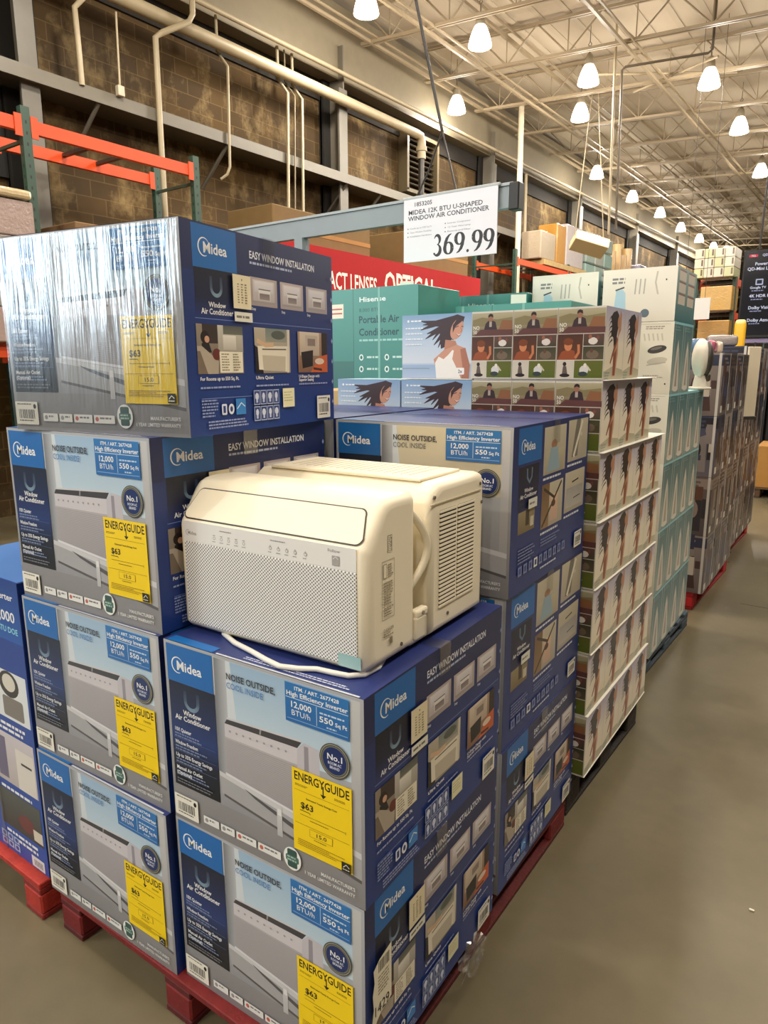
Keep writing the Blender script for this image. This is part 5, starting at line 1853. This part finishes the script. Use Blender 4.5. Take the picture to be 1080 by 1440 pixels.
def stroke_digit(a, ch, x, y, h, c):
    """heavy serif figure: thick and thin strokes"""
    def arc(cx, cy, rx, ry, a0, a1, n=18):
        return [(x + h * (cx + rx * math.cos(R_(a0 + (a1 - a0) * i / n))), y + h * (cy + ry * math.sin(R_(a0 + (a1 - a0) * i / n)))) for i in range(n + 1)]

    def var(n, f):
        return [f(i / (n - 1)) for i in range(n)]

    if ch == '3':
        p = arc(0.235, 0.755, 0.165, 0.225, 160, -80)
        a.path(p, h * 0.15, c, var(len(p), lambda t: 0.25 + 0.85 * math.sin(math.pi * min(1, t * 0.98)) ** 1.3))
        p = arc(0.215, 0.275, 0.215, 0.265, 85, -150)
        a.path(p, h * 0.17, c, var(len(p), lambda t: 0.2 + 0.9 * math.sin(math.pi * min(1, t)) ** 1.3))
        a.ell(x + h * 0.075, y + h * 0.095, h * 0.060, h * 0.055, c, 14)
    elif ch in '69':
        f = (lambda q: q) if ch == '6' else (lambda q: (2 * x + h * 0.54 - q[0], 2 * y + h - q[1]))
        p = arc(0.27, 0.30, 0.215, 0.275, 0, 360, 30)
        a.path([f(q) for q in p], h * 0.185, c, var(len(p), lambda t: 0.32 + 0.75 * abs(math.cos(2 * math.pi * t)) ** 1.4))
        p = [(x + h * 0.44, y + h * 0.985), (x + h * 0.30, y + h * 0.91), (x + h * 0.18, y + h * 0.77), (x + h * 0.10, y + h * 0.58), (x + h * 0.065, y + h * 0.36)]
        a.path([f(q) for q in p], h * 0.18, c, [0.18, 0.55, 0.9, 1.0, 0.95])
    elif ch == '.':
        a.ell(x + h * 0.10, y + h * 0.075, h * 0.075, h * 0.075, c, 16)


a = Art()
sw, sh = 0.612, 0.348
a.rect(0, 0, sw, sh, C(222, 222, 232))
K = C(66, 68, 78)
x = 0.205
for ch in '369.99':
    stroke_digit(a, ch, x, 0.022, 0.112, C(44, 44, 50))
    x += 0.112 * (0.36 if ch == '.' else 0.645)


def serif(a, s, x, y, h, c, width):
    a.text(s, x, y, h, c, bold=True, width=width)


serif(a, '1853205', 0.070, 0.305, 0.022, K, 0.125)
serif(a, 'MIDEA 12K BTU U-SHAPED', 0.032, 0.262, 0.024, K, 0.49)
serif(a, 'WINDOW AIR CONDITIONER', 0.032, 0.229, 0.024, K, 0.53)
for col, (x0, rows) in enumerate(((0.030, ('Cools up to 550 Sq Ft', 'Open Window Flexibility', 'Installation Hardware')), (0.285, ('Inverter Compressor', '12 Year Warranty', 'Remote and Filter')))):
    for k, s in enumerate(rows):
        y = 0.182 - 0.022 * k + 0.004 * col
        a.ell(x0, y + 0.004, 0.0035, 0.0035, K, 8)
        a.text(s, x0 + 0.014, y, 0.0085, C(120, 120, 130), bold=False, width=0.15)
t = thing('price_sign', 'white price sign reading 369.99 hung from the grey bar', 'sign', (-1.665, 2.578, 2.425), 0.0)
b = MB().box((sw / 2, 0, sh / 2), (sw, 0.006, sh), C(222, 222, 232))
b.art(a, (0, -0.003, 0), *FRONT)
b.build('sign_card', LABEL, t)
MB().rbox((sw / 2, 0.004, sh + 0.006), (sw + 0.02, 0.018, 0.016), 0.003, C(170, 176, 180), 1).build('clip_rail', PAINT, t)

t = thing('hanging_cable', 'black cable from the roof that splits in two above the price sign', 'cable', (0, 0, 0))
kx, kz = -1.423, 3.108
MB().tube([(-1.93, 2.6, zr(-1.9) - 0.3), (-1.605, 2.6, 3.81), (kx, 2.6, kz)], 0.009, C(34, 30, 28), n=8).build('main_line', PLASTIC, t)
MB().tube([(kx, 2.6, kz), (-1.51, 2.6, 2.92), (-1.60, 2.6, 2.775)], 0.0055, C(52, 46, 40), n=6).build('bridle', PLASTIC, t)
MB().tube([(kx, 2.6, kz), (-1.36, 2.6, 2.90), (-1.325, 2.6, 2.775)], 0.0055, C(52, 46, 40), n=6).build('bridle', PLASTIC, t)

# ------------------------------------------------------------------ red optical sign
a = Art()
ow, oh = 5.6, 0.62
a.rect(0, 0, ow, oh, C(172, 14, 22))
a.text('CONTACT LENSES', 2.22, 0.075, 0.235, C(244, 236, 230), 'r', width=1.78)
a.text('OPTICAL', 2.42, 0.075, 0.36, C(250, 240, 226), width=1.56)
t = thing('department_sign', 'long red sign reading CONTACT LENSES and OPTICAL above the optical counter', 'sign', (-6.05, 6.0, 2.86))
b = MB().rbox((-0.2, ow / 2, oh / 2), (0.4, ow, oh), 0.01, C(168, 14, 22), 1)
b.art(a, (0, 0, 0), *RIGHT, base=0.002)
b.build('sign_face', MATTE, t)
MB().box((-0.2, ow / 2, -0.35), (0.30, ow - 0.1, 0.7), C(188, 150, 92)).build('fascia_board', MATTE, t)
for y in (0.3, 2.8, 5.3):
    MB().box((-0.2, y, -1.78), (0.12, 0.12, 2.16), C(120, 112, 98)).build('post', PAINT, t)
for k, (y, z0_, z1_) in enumerate(((7.4, 0.0, 4.0), (10.6, 0.0, 4.1))):
    t = thing('cardboard_gaylord', ('tan cardboard bulk bin behind the left part of the red sign', 'tan cardboard bulk bin behind the right part of the red sign')[k], 'box', (-6.84, y, 0))
    MB().rbox((0, 0, z1_ / 2), (0.9, 2.2, z1_), 0.01, C(118, 94, 56), 1).build('case', MATTE, t)
    MB().box((0.452, 0, z1_ * 0.93), (0.004, 2.2, 0.06), C(160, 120, 66)).build('lid_flap', MATTE, t)

# ------------------------------------------------------------------ pallet racks
ORANGE, GREEN = C(204, 68, 10), C(44, 70, 58)


def rack(label, xf, xb, ys, zs, ztop, name='pallet_rack'):
    t = thing(name, label, 'rack', (0, 0, 0))
    for y in ys:
        for x in (xf, xb):
            b = MB().box((x, y, ztop / 2), (0.07, 0.09, ztop), GREEN)
            for k in range(int(ztop / 0.10)):
                b.box((x + 0.0352, y, 0.06 + k * 0.10), (0.002, 0.016, 0.030), C(20, 26, 24))
                b.box((x, y - 0.0452, 0.06 + k * 0.10), (0.016, 0.002, 0.030), C(20, 26, 24))
            b.build('upright', PAINT, t)
        n = max(2, int(ztop / 0.8))
        for k in range(n):
            z = 0.3 + k * (ztop - 0.5) / n
            MB().box(((xf + xb) / 2, y, z), (abs(xf - xb), 0.03, 0.03), GREEN).build('brace', PAINT, t)
            if k < n - 1:
                MB().cyl((xf, y, z), (xb, y, z + (ztop - 0.5) / n), 0.014, GREEN, n=6).build('brace', PAINT, t)
        MB().box(((xf + xb) / 2, y, ztop - 0.30), (abs(xf - xb), 0.03, 0.03), GREEN).build('brace', PAINT, t)
    for z in zs:
        for y0, y1 in zip(ys, ys[1:]):
            for x in (xf, xb):
                b = MB().box((x, (y0 + y1) / 2, z), (0.06, y1 - y0 - 0.09, 0.12), ORANGE)
                b.box((x + 0.035, y0 + 0.08, z - 0.01), (0.012, 0.07, 0.20), ORANGE)
                b.box((x + 0.035, y1 - 0.08, z - 0.01), (0.012, 0.07, 0.20), ORANGE)
                b.build('shelf_beam', PAINT, t)['label'] = 'orange shelf beam'
            for k in (0.40, 0.60):
                y = y0 + (y1 - y0) * k
                MB().box(((xf + xb) / 2, y, z + 0.03), (abs(xf - xb), 0.05, 0.035), C(62, 52, 46)).build('cross_bar', PAINT, t)
    return t


rack('tall green and orange pallet rack by the brick wall on the left', -6.4, -7.15, (0.30, 2.93, 5.00), (1.98, 4.13), 4.30)
rack('green and orange pallet rack farther down the wall, loaded with goods', -6.3, -7.3, (13.6, 16.6, 19.6, 22.6, 25.6), (1.9, 4.06), 4.30)

# goods on the left rack
t = thing('wrapped_pallet_load', 'white cartons in clear film on the rack at the far left', 'wrapped goods', (-6.75, 2.05, 2.06))
for k in range(4):
    for j in range(3):
        b = MB().rbox((0, -0.55 + 0.55 * j, 0.17 + 0.335 * k), (0.95, 0.54, 0.33), 0.01, [C(150, 148, 142), C(138 + 10 * ((k + j) % 3), 138, 132), C(150, 148, 142), C(150, 148, 142), C(170, 164, 150), C(150, 148, 142)], 1)
        b.build('carton', WRAP, t)
b = MB().rbox((0, 0, 1.40), (1.0, 1.62, 0.09), 0.03, C(186, 166, 130), 2)
b.build('top_sheet', WRAP, t)
t = thing('open_bulk_box', 'large dark cardboard box with a light lid on the rack above the askew carton', 'box', (-6.75, 4.05, 2.06))
MB().rbox((0, 0, 0.62), (0.95, 1.5, 1.24), 0.01, C(120, 92, 62), 1).build('case', MATTE, t)
MB().rbox((0.20, 0.30, 1.27), (0.60, 0.85, 0.06), 0.01, C(214, 176, 122), 1).build('lid', MATTE, t)

# goods on the far wall rack
t = thing('wrapped_pallet_load', 'white wrapped boxes with a brown carton on the rack left of the hanging light box', 'wrapped goods', (-6.55, 16.4, 4.14))
for k, (y, w, h, c) in enumerate(((-1.05, 0.85, 0.62, (160, 146, 126)), (-0.28, 0.55, 0.90, (170, 124, 56)), (0.62, 1.15, 0.98, (180, 172, 172)))):
    MB().rbox((0, y, 0.13 + h / 2), (0.5, w, h), 0.02, C(*c), 1).build('carton', WRAP, t)
MB().rbox((0, 0, 0.06), (0.6, 2.7, 0.12), 0.005, C(170, 144, 98), 1).build('pallet_base', WOOD, t)
t = thing('wrapped_pallet_load', 'pale green bottled goods in film beside the hanging light box', 'wrapped goods', (-6.75, 18.85, 4.14))
for k in range(3):
    for j in range(3):
        b = MB().rbox((0, -0.7 + 0.7 * j, 0.15 + 0.40 * k), (0.9, 0.66, 0.38), 0.03, C(140 + 10 * ((j + k) % 3), 166, 160), 1)
        b.build('carton', WRAP, t)
t = thing('wrapped_pallet_load', 'tan rolls standing on the rack beyond the green goods', 'wrapped goods', (-6.75, 21.6, 4.14))
for j in range(4):
    b = MB().cyl((0.1, -0.9 + 0.5 * j, 0.0), (0.1, -0.9 + 0.5 * j, 1.0 + 0.25 * (j % 2)), 0.16, C(186, 152, 100), n=14)
    b.build('roll', WRAP, t)
MB().rbox((0, 1.25, 0.4), (0.9, 0.7, 0.8), 0.02, C(150, 148, 170), 1).build('carton', WRAP, t)
t = thing('hanging_light_box', 'cream sloping light box hung on thin rods above the rack goods', 'sign', (-4.82, 14.0, 4.22), R_(36))
MB().rbox((0, 0, 0.1), (0.72, 0.40, 0.22), 0.01, C(214, 196, 152), 1).build('panel', PLASTIC, t).rotation_euler = (R_(-28), R_(16), 0)
for x in (-0.30, 0.30):
    MB().cyl((x, 0, 0.2), (x * 0.2, 0.1, 3.0), 0.01, C(150, 136, 110)).build('hanger_rod', PAINT, t)

# ------------------------------------------------------------------ far end of the aisle
t = thing('video_screen', 'large black screen with small white lines of text, cut by the right edge', 'screen', (-1.31, 11.0, 2.23), R_(5))
t.scale = (1.25, 1.25, 1.25)
MB().rbox((0.80, 0.03, 0.50), (1.60, 0.06, 1.02), 0.01, C(14, 14, 18), 1).build('cabinet', PLASTIC, t)
a = Art()
a.rect(0.02, 0.03, 1.58, 0.99, C(6, 7, 16))
a.rrect(0.06, 0.925, 0.155, 0.955, 0.01, C(226, 36, 66))
a.text('TCL', 0.083, 0.931, 0.018, C(255, 240, 240), width=0.05)
a.text('QD-Mini LED', 0.20, 0.930, 0.026, C(220, 222, 240))
a.text('Powerful', 0.13, 0.830, 0.034, C(236, 236, 250))
a.text('QD-Mini LED TV', 0.055, 0.775, 0.034, C(236, 236, 250))
a.rrect(0.155, 0.605, 0.235, 0.675, 0.008, C(190, 196, 220))
a.rect(0.168, 0.620, 0.222, 0.662, C(20, 22, 40))
for y, s in ((0.565, 'Google TV'), (0.465, '4K HDR PRO'), (0.330, 'Dolby Vision'), (0.185, 'Dolby Atmos')):
    a.text(s, 0.10, y, 0.026 if y > 0.5 else 0.034, C(232, 232, 250))
    a.lines(0.12, y - 0.018, 0.13, 0.012, 1, C(150, 154, 190), 1.8, 0.1)
b = MB().art(a, (0, 0, 0), *FRONT, base=0.003)
b.build('display_face', SCREEN, t)
a = Art()
a.hgrad(0, 0, 1.5, 0.045, C(96, 96, 190), C(150, 130, 220))
MB().rbox((0.80, 0.05, -0.035), (1.5, 0.06, 0.06), 0.005, C(130, 120, 160), 1).build('shelf_lip', PLASTIC, t)
MB().cyl((0.16, 0.03, 1.0), (0.24, 0.03, 5.2), 0.012, C(40, 36, 34)).build('hanging_cable', PLASTIC, t)
t = thing('yellow_packet', 'rounded yellow and cream packet standing beside the black screen', 'packet', (-0.60, 7.18, 1.988))
b = MB().rbox((0, 0, 0.14), (0.11, 0.06, 0.27), 0.028, C(240, 186, 44), 3, 0, True)
b.build('lower_bag', PLASTIC, t)
MB().rbox((0, 0, 0.245), (0.10, 0.055, 0.10), 0.026, C(248, 224, 150), 3, 0, True).build('upper_bag', PLASTIC, t)

for k, (c, lab) in enumerate((((40, 40, 46), 'black television carton under the large screen, nearest the goods'), ((60, 210, 140), 'television carton with a bright green picture under the large screen'))):
    t = thing('television_carton', lab, 'box', (-1.02 + 0.42 * k, 11.3, 0.0), R_(4), 'television cartons under the screen')
    b = MB().rbox((0, 0, 0.95), (0.38, 0.5, 1.90), 0.004, C(24, 24, 28), 1)
    a = Art()
    a.rect(0.03, 1.55, 0.35, 1.86, C(*c) if k else C(90, 96, 130), C(60, 190, 220) if k else C(40, 44, 60))
    a.rect(0.03, 1.30, 0.35, 1.50, C(150, 120, 110))
    a.lines(0.04, 1.2, 0.28, 0.02, 5, C(120, 120, 130))
    b.art(a, (-0.19, -0.25, 0), *FRONT)
    b.build('printed_case', PRINT, t)
for k, (x, y) in enumerate(((-0.62, 10.3), (0.35, 10.5))):
    t = thing('cardboard_box', ('plain brown cardboard box on a pallet at the end of the aisle', 'plain brown cardboard box at the right edge of the aisle end')[k], 'box', (x + 0.35, y, 0.145), R_(3))
    MB().rbox((0, 0, 0.29), (0.92, 0.8, 0.58), 0.006, C(168, 122, 60), 1).build('case', MATTE, t)
    MB().box((0, -0.4005, 0.29), (0.05, 0.002, 0.56), C(190, 150, 92)).build('packing_tape', LABEL, t)
    pallet('pallet', ('dark pallet under the brown cardboard box at the aisle end', 'dark pallet under the right edge cardboard box')[k], x - 0.1, y - 0.45, x + 0.8, y + 0.45, 0, 0.144, C(84, 60, 36), C(60, 44, 28))
t = thing('rack_screen_panel', 'dark back panel of the shelving at the end of the aisle', 'panel', (0.6, 13.2, 0))
MB().rbox((0, 0, 1.1), (3.6, 0.5, 2.2), 0.01, C(30, 28, 28), 1).build('panel', MATTE, t)

rack('orange shelved rack across the far end of the aisle', -2.62, -1.95, (14.0, 14.9), (2.0, 2.75, 3.36), 3.45, 'pallet_rack')
t = thing('wrapped_pallet_load', 'white cartons stacked on the orange beam left of the black screen', 'wrapped goods', (-2.28, 14.0, 3.43))
for k in range(3):
    for j in range(4):
        b = MB().rbox((-0.26 + 0.175 * j, 0, 0.09 + 0.175 * k), (0.168, 0.6, 0.168), 0.006, C(224, 214, 194) if (k + j) % 3 else C(206, 206, 160), 1)
        b.box((-0.21 + 0.175 * j, -0.301, 0.10 + 0.175 * k), (0.03, 0.003, 0.11), C(110, 92, 76))
        b.build('carton', WRAP, t)
t = thing('cardboard_box', 'tan wrapped cardboard load under the white cartons on the end rack', 'box', (-2.20, 14.0, 2.82))
MB().rbox((0, 0, 0.23), (0.55, 0.6, 0.44), 0.01, C(204, 164, 96), 1).build('case', WRAP, t)
t = thing('cardboard_box', 'tan cardboard load on the lower beam of the end rack', 'box', (-2.20, 14.0, 2.07))
MB().rbox((0, 0, 0.29), (0.55, 0.6, 0.58), 0.01, C(186, 142, 74), 1).build('case', WRAP, t)
t = thing('hanging_sign', 'plain pale sign board hung beyond the fan carton stack', 'sign', (-2.46, 13.2, 2.66))
MB().box((0, 0, 0.18), (0.56, 0.02, 0.38), C(222, 222, 220)).build('board', LABEL, t)
for x in (-0.18, 0.18):
    MB().cyl((x, 0, 0.36), (x, 0, 5.0), 0.004, C(60, 56, 50)).build('hanging_wire', PAINT, t)
# high stacks beyond the screen
for k, (x, y, z, w, h, lab) in enumerate(((-2.6, 21.0, 4.05, 0.62, 0.72, 'white cartons stacked high beyond the top edge of the black screen'),
                                          (-1.7, 21.0, 4.0, 0.9, 0.8, 'grey wrapped load stacked high beyond the top of the black screen'))):
    t = thing('wrapped_pallet_load', lab, 'wrapped goods', (x, y, z))
    for i in range(2):
        for j in range(2 + k):
            b = MB().rbox((-w / 4 + w / 2 * i, 0, h / (4 + 2 * k) * (2 * j + 1)), (w / 2 - 0.01, 0.8, h / (2 + k) - 0.02), 0.01, C(214, 210, 202) if not k else C(150, 148, 150), 1)
            b.build('carton', WRAP, t)
    t = thing('pallet_rack', ('rack under the white cartons beyond the screen', 'rack under the grey load beyond the screen')[k], 'rack', (x, y, 0))
    MB().box((0, 0, z - 0.06), (w + 0.1, 0.9, 0.11), ORANGE).build('shelf_beam', PAINT, t)
    for xx in (-w / 2, w / 2):
        MB().box((xx, 0, z / 2 - 0.06), (0.07, 0.9, z - 0.12), GREEN).build('upright', PAINT, t)

# ------------------------------------------------------------------ left edge: tall blue carton and folded goods behind it
def art_blue_tall(w, h):
    a = Art()
    a.rect(0, 0, w, h, C(32, 62, 140), C(44, 84, 168))
    a.rect(0, h * 0.80, w, h, C(30, 66, 140), C(36, 92, 172))
    a.text('Inverter', w * 0.93, h * 0.935, h * 0.020, WHITE, 'r', width=w * 0.26)
    a.text('12,000', w * 0.93, h * 0.865, h * 0.032, WHITE, 'r', width=w * 0.30)
    a.text('BTU DOE', w * 0.95, h * 0.828, h * 0.018, C(150, 220, 230), 'r', width=w * 0.24)
    a.rect(w * 0.45, h * 0.52, w * 0.975, h * 0.69, C(224, 228, 232))
    a.ell(w * 0.76, h * 0.645, w * 0.12, h * 0.045, C(60, 56, 54), 20)
    a.ell(w * 0.76, h * 0.650, w * 0.08, h * 0.030, C(216, 212, 200), 20)
    a.rrect(w * 0.66, h * 0.53, w * 0.91, h * 0.60, 0.01, C(128, 122, 116))
    a.lines(w * 0.5, h * 0.50, w * 0.4, h * 0.010, 2, WHITE, 1.9, 0.2)
    a.rect(w * 0.45, h * 0.275, w * 0.975, h * 0.46, C(206, 200, 206), C(188, 178, 176))
    a.rect(w * 0.50, h * 0.29, w * 0.62, h * 0.44, C(110, 104, 130))
    a.rect(w * 0.74, h * 0.275, w * 0.96, h * 0.42, C(222, 216, 208))
    a.rect(w * 0.80, h * 0.37, w * 0.93, h * 0.378, C(70, 64, 62))
    a.lines(w * 0.5, h * 0.255, w * 0.42, h * 0.010, 1, WHITE, 1.9, 0.2)
    a.rect(w * 0.45, h * 0.10, w * 0.97, h * 0.24, C(84, 88, 84), C(66, 60, 56))
    a.ell(w * 0.78, h * 0.15, w * 0.10, h * 0.03, C(112, 58, 56), 14)
    a.rect(w * 0.86, h * 0.11, w * 0.97, h * 0.15, C(216, 206, 190))
    a.lines(w * 0.5, h * 0.085, w * 0.42, h * 0.010, 2, WHITE, 1.9, 0.2)
    a.rect(w * 0.80, h * 0.005, w * 0.955, h * 0.045, C(224, 226, 228))
    for k in range(9):
        a.rect(w * (0.83 + 0.012 * k), h * 0.012, w * (0.835 + 0.012 * k), h * 0.034, C(50, 50, 56))
    for r in range(2):
        for c in range(3):
            a.rect(w * (0.42 + 0.08 * c), h * (0.015 + 0.028 * r), w * (0.49 + 0.08 * c), h * (0.039 + 0.028 * r), C(170, 186, 222))
            a.ell(w * (0.455 + 0.08 * c), h * (0.027 + 0.028 * r), w * 0.022, h * 0.008, C(50, 74, 150), 8)
    return a


bw, bd, bh = 0.52, 0.46, 1.035
t = carton('portable_air_conditioner_carton', 'tall royal blue carton cut by the left edge, on a red pallet', 'box', (-1.302 - bw / 2, -0.055 + bd / 2, 0.1395), (bw, bd, bh),
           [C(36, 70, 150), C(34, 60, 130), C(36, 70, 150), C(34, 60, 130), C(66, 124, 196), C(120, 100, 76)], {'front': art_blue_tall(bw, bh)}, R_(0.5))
b = MB()
b.box((-0.015, -bd / 2 - 0.0055, bh / 2), (0.016, 0.0012, bh), C(190, 200, 214))
b.build('strapping_band', TAPE, t)
dup(t, 'tall royal blue carton standing behind the one at the left edge', (-1.32 - bw / 2, 0.43 + bd / 2, 0.1395), R_(0.5))
zs = 1.176
stack = [((196, 190, 214), 0.055, 'violet and white plastic wrapped pack, lowest of the folded goods at the left edge'), ((206, 206, 214), 0.05, 'white plastic wrapped pack, second from the bottom at the left edge'),
         ((224, 214, 196), 0.07, 'cream folded pack in the middle of the folded goods at the left edge'), ((96, 76, 40), 0.10, 'olive brown folded blanket at the left edge'),
         ((112, 88, 52), 0.08, 'brown folded blanket above the olive one at the left edge'), ((140, 84, 110), 0.05, 'purple folded pack at the left edge'),
         ((150, 74, 46), 0.06, 'rust coloured folded blanket at the left edge'), ((176, 92, 52), 0.05, 'orange brown folded blanket near the top at the left edge'), ((92, 66, 48), 0.06, 'dark brown folded blanket near the top at the left edge')]
for k, (c, h, lab) in enumerate(stack):
    t = thing('folded_blanket', lab, 'folded goods', (-1.62 + 0.012 * (k % 3), 0.52 + 0.008 * (k % 2), zs), R_(2 - k % 4), 'folded goods stacked at the left edge')
    MB().rbox((0, 0, h / 2), (0.50, 0.42, h - 0.002), min(0.018, h * 0.35), C(*c), 3, 0, True).build('folded_cloth', WRAP if k < 3 else MATTE, t)
    zs += h
t = thing('cream_tray_carton', 'cream open carton on the folded goods at the left edge', 'box', (-1.62, 0.52, zs + 0.001), R_(1))
MB().rbox((0, 0, 0.05), (0.50, 0.42, 0.10), 0.01, C(236, 220, 176), 2).build('case', LABEL, t)
# litter on the floor
for k, (x, y, s) in enumerate(((-0.72, -0.50, 0.009), (0.62, 1.35, 0.008), (0.75, 2.6, 0.010), (0.60, 2.0, 0.006))):
    o = MB().rbox((0, 0, 0.003), (s * 2, s, 0.005), 0.001, C(220, 214, 196), 1).build('paper_scrap', LABEL)
    o.location = (x, y, 0.0)
    tag(o, 'tiny pale scrap of paper on the concrete floor, ' + ('front left', 'beside the white stack', 'far along the aisle', 'in mid aisle')[k], 'scrap')
